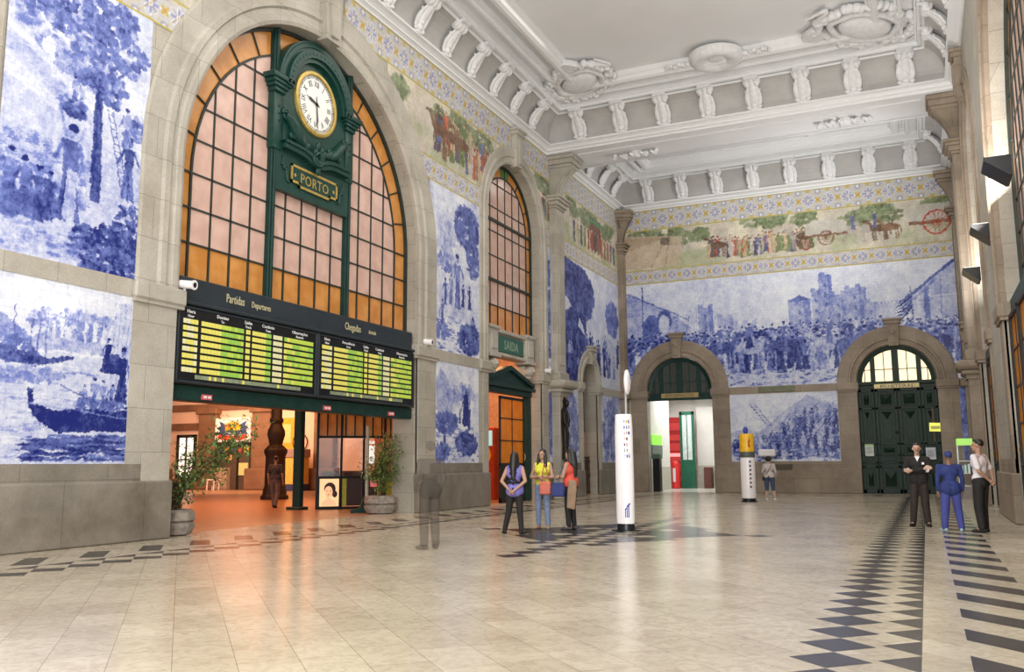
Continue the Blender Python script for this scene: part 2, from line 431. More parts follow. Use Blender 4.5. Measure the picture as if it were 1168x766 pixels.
        self.poly([(x-.08*h, z+.48*h), (x+.08*h, z+.48*h), (x+.11*h, z+.80*h), (x-.11*h, z+.80*h)], D(r.uniform(-.3, .2)))
        self.line((x-.1*h, z+.78*h), (x-.18*h+j(.05), z+.55*h+j(.15)), .05*h, D(0)); self.line((x+.1*h, z+.78*h), (x+.18*h+j(.06), z+.6*h+j(.2)), .05*h, D(-.1))
        self.ell(x+j(.02), z+.89*h, .055*h, .07*h, S()); self.ell(x+j(.02), z+.94*h, .06*h, .045*h, D(.3))
    def horse(self, x, z, h, t, seed, d=1, col=None):
        D = (lambda k: max(0, min(1, t+k))) if self.ch == 1 else (lambda k: tuple(max(0, c*(1-k)) for c in (col or (.25, .16, .1))))
        self.ell(x, z+.62*h, .42*h, .19*h, D(0))
        for o in (-.32, -.22, .22, .32): self.line((x+o*h, z+.55*h), (x+(o+.03)*h, z), .07*h, D(.1))
        self.line((x+d*.33*h, z+.7*h), (x+d*.55*h, z+1.02*h), .17*h, D(-.05)); self.ell(x+d*.63*h, z+1.0*h, .14*h, .07*h, D(.05))
        self.line((x-d*.4*h, z+.7*h), (x-d*.5*h, z+.3*h), .06*h, D(.2))
    def finish(self, name, W, d, label, parent=None, keep=None, azul=True, group=None, cat='tile mural'):
        if label and 'border' not in label:
            self.warp(.045, .25, 7); self.warp(.02, .07, 9); self.ink(.42 if self.ch == 1 else .16, 11, 1.12 if self.ch == 1 else .9)
            if self.ch == 1: self.T += .03
        T = np.clip(self.T, 0, 1)
        if self.ch == 1:
            t = T[..., 0]; a = np.array([.76, .785, .83]); b = np.array([.165, .215, .53]); c = np.array([.013, .022, .165])
            u = np.clip(t*2, 0, 1)[..., None]; v = np.clip(t*2-1, 0, 1)[..., None]; T = (a*(1-u)+b*u)*(1-v)+c*v
        nx, nz = self.nx, self.nz; Xg, Zg = np.meshgrid(self.X, self.Z)
        A, B, C3 = W(Xg, Zg, np.zeros_like(Xg)+d); co = np.stack([np.broadcast_to(q, Xg.shape) for q in (A, B, C3)], -1).reshape(-1, 3)
        i, j = np.meshgrid(np.arange(nx-1), np.arange(nz-1)); q = (j*nx+i).reshape(-1)
        if keep is not None:
            xc = (self.X[:-1]+self.X[1:])/2; zc = (self.Z[:-1]+self.Z[1:])/2; XX, ZZ = np.meshgrid(xc, zc); q = q[keep(XX, ZZ).reshape(-1)]
        p0, p1 = W(0., 0., 0.), W(1., 0., 0.)
        quads = np.stack([q, q+1, q+nx+1, q+nx], -1)
        # face the hall
        e = np.cross(np.array(W(1., 0., 0.))-np.array(W(0., 0., 0.)), np.array(W(0., 1., 0.))-np.array(W(0., 0., 0.)))
        if e@(np.array(W(0., 0., 1.))-np.array(W(0., 0., 0.))) < 0: quads = quads[:, ::-1]
        used = np.unique(quads); mp = np.zeros(nx*nz, int); mp[used] = np.arange(len(used)); quads = mp[quads]; co = co[used]; colr = T.reshape(-1, 3)[used]
        me = bpy.data.meshes.new(name); me.vertices.add(len(co)); me.vertices.foreach_set('co', co.ravel())
        me.loops.add(quads.size); me.polygons.add(len(quads)); me.loops.foreach_set('vertex_index', quads.ravel().astype(np.int32))
        me.polygons.foreach_set('loop_start', np.arange(0, quads.size, 4, dtype=np.int32)); me.update(calc_edges=True)
        ca = me.color_attributes.new('paint', 'FLOAT_COLOR', 'POINT')
        ca.data.foreach_set('color', np.concatenate([colr, np.ones((len(colr), 1))], 1).ravel())
        me.materials.append(M['tile_gloss' if 'boats' in (label or '') else 'tile']); me.validate()
        o = bpy.data.objects.new(name, me); COL.objects.link(o)
        if parent: o.parent = parent
        if label: tag(o, label, cat, group)
        return o

# ------------------------------------------------------------ dimensions shared by the walls
H = 15.3
A1 = (19.48, 5.13, 8.3); A2 = (32.32, 2.6, 11.1); A2b = (6.64, 2.6, 11.1); A3 = (40.95, 1.05, 5.34)
B1 = (-11.65, 1.75, 5.34); B2 = (-1.08, 1.77, 5.34)

def wall_outline(s0, s1, arches, seg=36):
    pts = [(s0, 0)]
    for c, r, zs in arches:
        pts.append((c-r, 0))
        for i in range(seg+1):
            a = PI-PI*i/seg; pts.append((c+r*math.cos(a), zs+r*math.sin(a)))
        pts.append((c+r, 0))
    return pts+[(s1, 0), (s1, H), (s0, H)]
def hallwall(name, W, s0, s1, arches, th):
    """front and back faces are built as strips between the arches so no face is a sliver"""
    mb = MB()
    for d in (0, -th):
        x = s0
        for c, r, zs in arches:
            mb.add([W(x, 0, d), W(c-r, 0, d), W(c-r, H, d), W(x, H, d)], [(0, 1, 2, 3)])
            n = 36
            for i in range(n):
                a0 = PI-PI*i/n; a1 = PI-PI*(i+1)/n
                xa, xb = c+r*math.cos(a0), c+r*math.cos(a1); za, zb = zs+r*math.sin(a0), zs+r*math.sin(a1)
                mb.add([W(xa, za, d), W(xb, zb, d), W(xb, H, d), W(xa, H, d)], [(0, 1, 2, 3)])
            x = c+r
        mb.add([W(x, 0, d), W(s1, 0, d), W(s1, H, d), W(x, H, d)], [(0, 1, 2, 3)])
    for c, r, zs in arches:
        path = [(c-r, 0)]+[(c+r*math.cos(PI-PI*i/36), zs+r*math.sin(PI-PI*i/36)) for i in range(37)]+[(c+r, 0)]
        for (a, b), (e, f) in zip(path, path[1:]): mb.add([W(a, b, 0), W(e, f, 0), W(e, f, -th), W(a, b, -th)], [(0, 1, 2, 3)])
    for s in (s0, s1): mb.add([W(s, 0, 0), W(s, H, 0), W(s, H, -th), W(s, 0, -th)], [(0, 1, 2, 3)])
    mb.add([W(s0, H, 0), W(s1, H, 0), W(s1, H, -th), W(s0, H, -th)], [(0, 1, 2, 3)])
    return mb
# ------------------------------------------------------------ floor with its inlaid bands
fm = MB()
fm.add([(-15.45, -7, 0), (3.0, -7, 0), (3.0, 46.9, 0), (-15.45, 46.9, 0)], [(0, 1, 2, 3)], 0)
Z1 = .0012
def dia(cx, cy, h, clip=None):
    pts = [(cx-h, cy), (cx, cy-h), (cx+h, cy), (cx, cy+h)]
    if clip == 'L': pts = [(cx-h, cy), (cx, cy-h), (cx, cy+h)]
    if clip == 'R': pts = [(cx, cy-h), (cx+h, cy), (cx, cy+h)]
    fm.add([(x, y, Z1) for x, y in pts], [tuple(range(len(pts)))], 1)
y = 2.5; k = 0
P0 = .622
while y < 43.0:
    dia(-.775, y, .305); dia(-.132, y+.1, .305, 'L')
    dia(-11.90, y+.05, .305); dia(-12.55, y+.1, .305, 'R')
    if k % 2 == 0:
        fm.add([(.21, y, Z1), (.21, y+.57, Z1), (.93, y-.15, Z1), (.93, y-.72, Z1)], [(0, 1, 2, 3)], 1)
        yy = y+.45
        fm.add([(-13.50, yy+.25, Z1), (-13.76, yy, Z1), (-12.97, yy-.87, Z1), (-12.70, yy-.6, Z1)], [(0, 1, 2, 3)], 1)
    y += P0; k += 1
# band across the far end
x = -11.4; k = 0
while x < -1.3:
    dia(x, 43.0, .3)
    if k % 2 == 0: fm.add([(x, 44.1, Z1), (x+.57, 44.1, Z1), (x+1.25, 44.8, Z1), (x+.68, 44.8, Z1)], [(0, 1, 2, 3)], 1)
    x += P0; k += 1
# medallion in the middle of the hall
for i in range(-16, 17):
    for j in range(-20, 21):
        cx, cy = -6.34+i*.305, 19.2+j*.305
        if (i+j) % 2: continue
        u, v = abs(cx+6.34), abs(cy-19.2)
        rr = (u/2.9)**.75+(v/6.0)**.75
        ring = max(u, v*.55)
        on = (rr < 1.0 and (i % 2 == 0)) or (rr < 1.0 and v < 2.2 and u > .4 and (i*i+j*j) % 3 != 0) or (abs(v) < .4 and u < 3.4 and i % 2 == 0)
        if on: dia(cx, cy, .31)
def floor_mat():
    m, nt, b = nmat('limestone_slabs', .17, 0, (.5, .5, .5), .36)
    tc = N(nt, 'ShaderNodeTexCoord'); mp = N(nt, 'ShaderNodeMapping'); mp.inputs['Rotation'].default_value = (0, 0, PI/4)
    nt.links.new(tc.outputs['Object'], mp.inputs[0])
    br = N(nt, 'ShaderNodeTexBrick', Scale=1.0); br.offset = .37; br.offset_frequency = 3
    br.inputs['Color1'].default_value = (1, 1, 1, 1); br.inputs['Color2'].default_value = (.80, .785, .76, 1); br.inputs['Bias'].default_value = -.25
    br.inputs['Mortar'].default_value = (.55, .52, .48, 1); br.inputs['Mortar Size'].default_value = .0035
    br.inputs['Brick Width'].default_value = .74; br.inputs['Row Height'].default_value = .467
    nt.links.new(mp.outputs[0], br.inputs['Vector'])
    n = N(nt, 'ShaderNodeTexNoise', Scale=.5, Detail=5.0, Roughness=.6); nt.links.new(tc.outputs['Object'], n.inputs['Vector'])
    r = ramp(nt, [(.3, (.58, .52, .41)), (.7, (.48, .415, .315))]); nt.links.new(n.outputs[0], r.inputs[0])
    n2 = N(nt, 'ShaderNodeTexNoise', Scale=7.0, Detail=8.0, Roughness=.75, Distortion=1.2); nt.links.new(mp.outputs[0], n2.inputs['Vector'])
    r2 = ramp(nt, [(.40, (.80, .78, .75)), (.55, (1, 1, 1)), (.7, (.93, .92, .9))]); nt.links.new(n2.outputs[0], r2.inputs[0])
    c = mixc(nt, r.outputs[0], br.outputs[0], 1.0, 'MULTIPLY'); c = mixc(nt, c, r2.outputs[0], .8, 'MULTIPLY')
    nt.links.new(c, b.inputs['Base Color'])
    r3 = ramp(nt, [(.3, (.13, .13, .13)), (.7, (.27, .27, .27))]); nt.links.new(n2.outputs[0], r3.inputs[0]); nt.links.new(r3.outputs[0], b.inputs['Roughness'])
    return m
M['floor'] = floor_mat()
M['slate'] = noisy('dark_inlay_stone', (.045, .042, .045), (.03, .028, .03), 5, .22)
fl = fm.build('floor', [M['floor'], M['slate']]); fl['kind'] = 'structure'
cf = MB(); cf.box(WF, -60, -15.45, -7, 50, -.05, -.002)
M['concourse_floor'] = noisy('concourse_paving', (.42, .24, .15), (.33, .18, .11), 1.2, .3)
struct('floor_concourse', cf, M['concourse_floor'])
cf = MB(); cf.box(WF, -16.3, -6.5, 46.9, 55.2, -.06, -.001)
struct('floor_office', cf, noisy('office_tiles', (.75, .74, .70), (.66, .65, .61), 3, .2))

# ------------------------------------------------------------ walls
struct('wall_left', hallwall('w', WL, 1.0, 46.3, [A2b, A1, A2, A3], .9), M['stone'])
struct('wall_back', hallwall('w', WB, -15.6, 2.8, [B1, B2], .6), M['stone'])
struct('wall_right', hallwall('w', WR, 12.0, 46.3, [A1, A2, A3], .9), M['stone'])
TR = [0]
def trim(mb, mat=None, **k):
    TR[0] += 1; return struct('trim_%d' % TR[0], mb, mat or M['stone_plain'], **k)
def surround(W, A, wd, mat, key_top, big=1.0, left_w=None):
    c, r, zs = A; mb = MB()
    k = big
    prof = [(-.012, -.08), (-.012, .03), (.05*k, .07), (.13*k, .07), (.16*k, .035), (.24*k, .035), (.27*k, .11), (.36*k, .11), (.40*k, .06), (wd-.06, .06), (wd, .03), (wd, -.02)]
    mb.arch(W, c, r, zs, 5.34, prof, seg=48)
    # jamb pilasters under the springing blocks
    for sg in (-1, 1):
        a = c+sg*r; b = c+sg*(r+wd)
        lo, hi = min(a, b), max(a, b)
        mb.box(W, lo+(0.02 if sg > 0 else wd*.35), hi-(wd*.35 if sg > 0 else .02), 1.2, 4.97, -.05, .05)
        mb.box(W, lo, hi, 1.2, 4.97, -.05, .02)
        i0, i1 = (lo-.06, hi+.18) if sg < 0 else (lo-.18, hi+.06)
        if zs < 6: i0, i1 = (lo-.05, hi+.08) if sg < 0 else (lo-.08, hi+.05)
        mb.box(W, i0, i1, 4.97, 5.34, -.9 if zs > 6 else -.5, .15, ch=.04)
        mb.box(W, i0+.03, i1-.03, 4.90, 4.98, -.88 if zs > 6 else -.48, .10)
    trim(mb, mat, smooth=22)
    # keystone
    kb = MB(); h0 = zs+r-.08; h1 = key_top; w0, w1 = .16*big+.05, .24*big+.05
    kb.prism(W, [(c-w0, h0), (c+w0, h0), (c+w1, h1-.25), (c-w1, h1-.25)], -.1, .24)
    kb.prism(W, [(c-w0*.5, h0+.12), (c+w0*.5, h0+.12), (c+w1*.6, h1-.45), (c-w1*.6, h1-.45)], .2, .31)
    kb.box(W, c-w1-.08, c+w1+.08, h1-.28, h1-.1, -.05, .32, ch=.03); kb.box(W, c-w1-.14, c+w1+.14, h1-.12, h1, -.05, .38, ch=.03)
    if key_top < 9:
        kb.lathe((c, (h0+h1)/2-.02, .30), [(.0, 0), (.12, .0), (.12, .05), (.05, .09), (0, .09)], 14, W=W)
    trim(kb, mat, smooth=35)
surround(WL, A1, 1.18, M['stone_plain'], H-.02, 1.6)
surround(WL, A2, .72, M['stone_plain'], H-.05, 1.15)
surround(WL, A2b, .72, M['stone_plain'], H-.05, 1.15)
surround(WL, A3, .62, M['stone_plain'], 7.2, .8)
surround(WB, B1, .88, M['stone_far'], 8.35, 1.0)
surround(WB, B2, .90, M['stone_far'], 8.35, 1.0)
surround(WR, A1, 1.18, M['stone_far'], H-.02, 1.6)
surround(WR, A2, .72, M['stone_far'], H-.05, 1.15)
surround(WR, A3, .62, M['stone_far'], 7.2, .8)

def course(W, s0, s1, mat):
    mb = MB(); mb.box(W, s0, s1, 4.97, 5.34, -.02, .035); trim(mb, mat)
def plinth(W, s0, s1, mat, ends=(0, 0)):
    mb = MB(); mb.box(W, s0-ends[0], s1+ends[1], 0, 1.21, -.05, .12, ch=.03); mb.box(W, s0, s1, 1.21, 1.555, -.02, .03)
    trim(mb, mat)
for s0, s1 in ((10.0, 13.1), (25.8, 29.0), (35.7, 45.9)):
    if s0 < 35: course(WL, s0, s1, M['stone_plain'])
course(WL, 37.5, 39.25, M['stone_plain']); course(WL, 42.65, 45.8, M['stone_plain'])
for s0, s1, e in ((9.2, 14.35, (0, .04)), (24.61, 29.72, (.04, .02)), (34.92, 39.9, (0, 0)), (42.0, 46.2, (0, 0))):
    plinth(WL, s0, s1, M['stone_dark'], e)
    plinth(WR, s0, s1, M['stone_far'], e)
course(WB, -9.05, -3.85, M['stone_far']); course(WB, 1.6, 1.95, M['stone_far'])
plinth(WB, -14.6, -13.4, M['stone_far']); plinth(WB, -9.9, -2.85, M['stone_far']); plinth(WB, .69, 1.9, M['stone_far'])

def pilaster(W, s0, s1, mat, dd=.35, ped=True, cap_z=12.9, deep=.75):
    mb = MB(); c = (s0+s1)/2; hw = (s1-s0)/2
    mb.box(W, s0, s1, 5.3, cap_z, -.02, dd, ch=.03)
    mb.box(W, s0+.2, s1-.2, 5.8, cap_z-.4, dd-.01, dd+.03, ch=.02)
    if ped:
        mb.box(W, s0+.03, s1-.03, 0, 4.6, -.02, dd+.05, ch=.03); mb.box(W, s0-.12, s1+.12, 0, 1.25, -.02, dd+.18, ch=.04)
        mb.box(W, s0-.05, s1+.05, 4.45, 4.6, -.02, dd+.12); mb.box(W, s0-.2, s1+.2, 4.6, 4.78, -.02, dd+.26, ch=.05)
        mb.box(W, s0-.38, s1+.38, 4.78, 5.12, -.02, dd+.42, ch=.10); mb.box(W, s0-.1, s1+.1, 5.12, 5.5, -.02, dd+.1, ch=.04)
    else:
        mb.box(W, s0, s1, 0, 5.3, -.02, dd, ch=.03)
        mb.box(W, s0-.12, s1+.12, 4.9, 5.25, -.02, dd+.18, ch=.06)
    # capital
    for i, (e, z0, z1) in enumerate(((.04, cap_z, cap_z+.12), (.12, cap_z+.12, cap_z+.3), (.22, cap_z+.3, cap_z+.42), (.30, cap_z+.42, cap_z+.52))):
        mb.box(W, s0-e, s1+e, z0, z1, -.02, dd+e, ch=.02)
    # console bracket that carries the beam
    pts = []
    for i in range(13):
        t = i/12; pts.append((dd-.05+(deep)*(t**2.2), cap_z+.5+(H-.55-cap_z-.5)*t))
    V = lambda a, z, q: W(q, z, a)
    mb.prism(V, [(-.02, cap_z+.5)]+pts+[(-.02, H-.55)], s0+.08, s1-.08)
    for i, (e, z0, z1) in enumerate(((.0, H-.55, H-.42), (.10, H-.42, H-.2), (.18, H-.2, H-.02))):
        mb.box(W, s0-e, s1+e, z0, z1, -.02, dd+deep+e*.8, ch=.02)
    for ss in (s0+.22, c, s1-.22): mb.prism(V, [(a+.05, z) for a, z in pts]+[(a-.05, z) for a, z in reversed(pts)], ss-.07, ss+.07)
    trim(mb, mat, smooth=40)
pilaster(WL, 36.0, 37.0, M['stone_plain'], .33)
pilaster(WL, 2.2, 3.2, M['stone_plain'], .33)
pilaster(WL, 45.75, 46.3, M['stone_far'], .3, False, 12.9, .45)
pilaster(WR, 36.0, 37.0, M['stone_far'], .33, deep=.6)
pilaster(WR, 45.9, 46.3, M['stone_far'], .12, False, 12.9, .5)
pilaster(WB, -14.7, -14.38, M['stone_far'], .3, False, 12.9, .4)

# ------------------------------------------------------------ ceiling
def rect_sweep(mb, x0, x1, y0, y1, prof, mi=0):
    """sweep (inset, z) round the rectangle; sections fill the inset from all four sides"""
    for (a0, z0), (a1, z1) in zip(prof, prof[1:]):
        P_ = [(x0+a0, y0+a0, z0), (x1-a0, y0+a0, z0), (x1-a0, y1-a0, z0), (x0+a0, y1-a0, z0)]
        Q_ = [(x0+a1, y0+a1, z1), (x1-a1, y0+a1, z1), (x1-a1, y1-a1, z1), (x0+a1, y1-a1, z1)]
        mb.add(P_+Q_, [(i, (i+1) % 4, 4+(i+1) % 4, 4+i) for i in range(4)], mi)
def coffer(x0, x1, y0, y1, panel_inset, zt):
    cor = MB()
    prof = [(-.15, 15.28), (.06, 15.28), (.06, 15.34), (.13, 15.38), (.20, 15.38), (.20, 15.44), (.30, 15.50), (.42, 15.52), (.42, 15.60), (.30, 15.62)]
    rect_sweep(cor, x0, x1, y0, y1, prof, 0)
    cove = [(.30+.0*i, 15.62) for i in range(1)]
    for i in range(9):
        a = PI/2*i/8; cove.append((.32+.78*(1-math.cos(a)), 15.62+1.05*math.sin(a)))
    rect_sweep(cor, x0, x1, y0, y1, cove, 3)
    p2 = [(1.10, 16.67), (1.02, 16.62), (1.02, 16.70), (1.12, 16.74), (1.16, 16.70), (1.26, 16.70), (1.28, 16.80), (1.34, 16.82), (1.34, 17.12), (1.70, 17.12), (1.70, 16.90), (1.76, 16.86), (1.84, 16.86), (1.88, 16.94), (1.96, 16.94), (1.98, 17.12), (2.02, 17.12)]
    rect_sweep(cor, x0, x1, y0, y1, p2, 0)
    p3 = [(2.02, 17.12), (panel_inset-.42, 17.12)]
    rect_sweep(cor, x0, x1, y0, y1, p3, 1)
    q = panel_inset
    p4 = [(q-.42, 17.12), (q-.42, 16.88), (q-.36, 16.82), (q-.22, 16.80), (q-.10, 16.86), (q-.06, 16.98), (q, 17.02), (q+.04, zt)]
    rect_sweep(cor, x0, x1, y0, y1, p4, 0)
    cor.add([(x0+q+.04, y0+q+.04, zt), (x1-q-.04, y0+q+.04, zt), (x1-q-.04, y1-q-.04, zt), (x0+q+.04, y1-q-.04, zt)], [(0, 1, 2, 3)], 2)
    return cor
cm = coffer(-14.7, 1.95, 3.35, 35.65, 2.85, 17.2)
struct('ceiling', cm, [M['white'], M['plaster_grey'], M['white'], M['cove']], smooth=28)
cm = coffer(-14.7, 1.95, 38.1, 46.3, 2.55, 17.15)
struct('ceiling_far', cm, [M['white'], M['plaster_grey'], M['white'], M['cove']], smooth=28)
bm_ = MB(); bm_.box(WF, -15.0, 2.3, 35.62, 38.13, 15.30, 15.6); bm_.box(WF, -13.4, .7, 36.2, 37.55, 15.25, 15.31, ch=.02)
bm_.box(WF, -15.0, 2.3, 35.9, 37.9, 15.6, 18.0)
struct('beam_ceiling', bm_, M['white'])
bm_ = MB(); bm_.box(WF, -15.0, 2.3, 1.0, 3.38, 15.30, 18.0); struct('beam_near', bm_, M['white'])
bm_ = MB(); bm_.box(WF, -15.9, 3.0, 1.0, 47.0, 17.9, 18.2); struct('roof', bm_, M['plaster_grey'])
# soffit relief panels on the beam and second coffer
def relief_box(x0, x1, y0, y1, z):
    mb = MB()
    for a, b, c, d in ((x0, x1, y0, y0+.08), (x0, x1, y1-.08, y1), (x0, x0+.08, y0, y1), (x1-.08, x1, y0, y1)): mb.box(WF, a, b, c, d, z-.05, z+.02, ch=.015)
    trim(mb, M['white'])
relief_box(-12.9, -4.2, 41.0, 43.4, 17.12); relief_box(-3.6, .2, 41.0, 43.4, 17.12)

def scroll_meshes():
    a = MB(); pts = []            # local: x along the wall, y out of the wall (cove side), z up
    for i in range(26):
        t = i/25; th = t*2.6*PI; r = .20*(1-.72*t); pts.append((0, .74+r*math.cos(th+PI/2), .98+r*math.sin(th+PI/2)))
    for off in (-.13, 0, .13): a.tube([(off, p[1], p[2]) for p in pts], .07, 8)
    a.cap((-.2, .74, .98), (.2, .74, .98), .085, n=12)
    a.ell((0, .74, .98), .10, .19, .19, 12, 8); a.ell((.19, .74, .98), .05, .13, .13); a.ell((-.19, .74, .98), .05, .13, .13)
    b = MB(); body = []
    for i in range(15):
        t = i/14; body.append((0, .10+.62*t**1.9, .03+.86*t))
    b.tube(body, [.10+.05*math.sin(PI*i/14) for i in range(15)], 10)
    for sgn in (-1, 1):
        b.tube([(sgn*(.10+.07*math.sin(PI*i/9)), .16+.54*(i/9)**1.9, .02+.82*i/9) for i in range(10)], [.03+.035*math.sin(PI*i/9) for i in range(10)], 8)
        for i in range(4): b.ell((sgn*.15, .16+.1*i*i*.3+.05, .12+.19*i), .07, .05, .08, 8, 6)
    b.ell((0, .14, .04), .19, .10, .08, 10, 6); b.ell((0, .30, .40), .08, .1, .14, 8, 6); b.ell((0, .22, .2), .1, .1, .12, 8, 6)
    c = MB(); c.box(WF, -.19, .19, .55, 1.02, 1.0, 1.12, ch=.02)
    for q in (a, b, c): q.v = [(p[0]*1.45, p[1], p[2]) for p in q.v]
    return a, b, c
sa, sb, sc_ = scroll_meshes()
br0 = thing('ceiling_bracket', 'x', 'bracket', (-14.45, 23.8, 15.58), -PI/2)
sa.build('scroll', M['ornament'], br0, smooth=50, local=True); sb.build('acanthus_leaf', M['ornament'], br0, smooth=50, local=True); sc_.build('bracket_cap', M['ornament'], br0, local=True)
first = [True]
def bracket(loc, rz, label, group):
    if first[0]:
        first[0] = False; br0.location = loc; br0.rotation_euler = (0, 0, rz); br0['label'] = label; br0['group'] = group; return
    dup(br0, loc, rz, label, group)
ORD = ['first', 'second', 'third', 'fourth', 'fifth', 'sixth', 'seventh', 'eighth', 'ninth', 'tenth', 'eleventh', 'twelfth']
for k in range(9):
    bracket((-14.45, 33.15-1.87*k, 15.58), -PI/2, 'white scrolled plaster bracket over the left wall, %s from the near beam' % ORD[k], 'brackets along the left cove')
for k in range(8):
    bracket((-12.85+1.87*k, 35.40, 15.58), PI, 'white leafy plaster bracket on the near ceiling beam, %s from the left' % ORD[k], 'brackets along the near beam')
for k in range(8):
    bracket((-12.85+1.87*k, 46.05, 15.58), PI, 'small white plaster bracket in the cove over the far wall, %s from the left' % ORD[k], 'brackets over the far wall')
for k in range(4):
    bracket((1.70, 33.15-1.87*k, 15.58), PI/2, 'white scrolled plaster bracket over the right wall, %s from the near beam' % ORD[k], 'brackets along the right cove')
for k in range(3):
    bracket((-14.45, 44.0-1.9*k, 15.58), -PI/2, 'white scrolled plaster bracket, far bay, left side, %s from the far wall' % ORD[k], 'brackets in the far bay')
bracket((1.70, 44.0, 15.58), PI/2, 'white scrolled plaster bracket in the far bay above the right wall', 'brackets in the far bay')

# cartouches, ring and shell garlands
def cartouche(x, y, z, ang, label, sc=1.0):
    t = thing('ceiling_cartouche', label, 'plaster ornament', (x, y, z), ang)
    mb = MB(); mb.ell((0, 0, -.05), .78*sc, .52*sc, .22*sc, 24, 10); mb.build('oval_shield', M['ornament'], t, smooth=60, local=True)
    mb = MB()
    ring = [(.95*sc*math.cos(a)*(1+.06*math.sin(5*a)), .68*sc*math.sin(a), -.04) for a in [2*PI*i/40 for i in range(41)]]
    mb.tube(ring, .10*sc, 8); mb.build('rim', M['ornament'], t, smooth=60, local=True)
    rg = random.Random(int(x*10)); mb = MB()
    for i in range(46):
        a = 2*PI*i/46+rg.uniform(-.05, .05); r = rg.uniform(1.12, 1.45)*sc
        mb.ell((r*1.05*math.cos(a), r*.74*math.sin(a), -.03), rg.uniform(.08, .17)*sc, rg.uniform(.08, .17)*sc, .13*sc, 8, 6)
    for sg in (-1, 1):
        mb.tube([(sg*(1.2+.5*i/12)*sc, (.35*math.sin(i*.6))*sc, -.04) for i in range(13)], [.12*sc*(1-i/16) for i in range(13)], 8)
    mb.build('leaf_garland', M['ornament'], t, smooth=60, local=True)
    mb = MB()
    for sg in (-1, 1): mb.box(WF, sg*.95*sc-.26*sc, sg*.95*sc+.26*sc, .55*sc, 1.1*sc, -.16, .12, ch=.06)
    mb.box(WF, -.75*sc, .75*sc, .72*sc, 1.0*sc, -.12, .12, ch=.05)
    mb.build('scroll_band', M['ornament'], t, smooth=50, local=True)
    return t
cartouche(-11.9, 32.6, 17.0, PI*.75+PI/2*0, 'white oval cartouche with garland in the far left corner of the ceiling panel', 1.25)
cartouche(-1.0, 32.6, 17.0, PI*.25, 'white oval cartouche with garland in the far right corner of the ceiling panel', 1.35)
t = thing('ceiling_rosette', 'white plaster ring with side leaves midway along the edge of the ceiling panel', 'plaster ornament', (-6.35, 32.75, 16.95))
mb = MB(); mb.lathe((0, 0, 0), [(.30, -.02), (.42, -.14), (.62, -.24), (.84, -.24), (1.0, -.12), (1.04, .1)], 36); mb.build('ring', M['ornament'], t, smooth=60, local=True)
mb = MB(); mb.ell((0, 0, -.02), .34, .34, .12, 20, 8); mb.build('boss', M['ornament'], t, smooth=60, local=True)
mb = MB()
for sg in (-1, 1):
    for i in range(9): mb.ell((sg*(1.1+.11*i), .12*math.sin(i*1.7), -.04), .14-.008*i, .12, .1, 8, 6)
mb.build('side_leaves', M['ornament'], t, smooth=60, local=True)
def garland(x, y, z, label, n=9, vertical=False):
    mb = MB(); rg = random.Random(int(x*7+90))
    for i in range(n):
        u = (i-(n-1)/2)*.235; hgt = .30-.012*abs(i-(n-1)/2)**2
        if i == (n-1)//2: mb.ell((x+u, y, z), .26, .26, .2, 14, 8)
        else: mb.tube([(x+u+.10*math.cos(a)*(1 if i % 2 else -1), y+hgt*math.sin(a), z-.06-.05*math.cos(a)) for a in [-1.6+3.2*k/9 for k in range(10)]], [.03+.05*math.sin(PI*k/9) for k in range(10)], 8)
        mb.ell((x+u, y+rg.uniform(-.12, .12), z-.02), .1, .13, .1, 8, 6)
    tag(mb.build('plaster_garland', M['ornament'], origin=(x, y, z), smooth=60), label, 'plaster ornament')
garland(-10.85, 36.9, 15.17, 'white plaster leaf garland under the ceiling beam, towards the left wall')
garland(-2.1, 36.9, 15.17, 'white plaster leaf garland under the ceiling beam, towards the right wall')

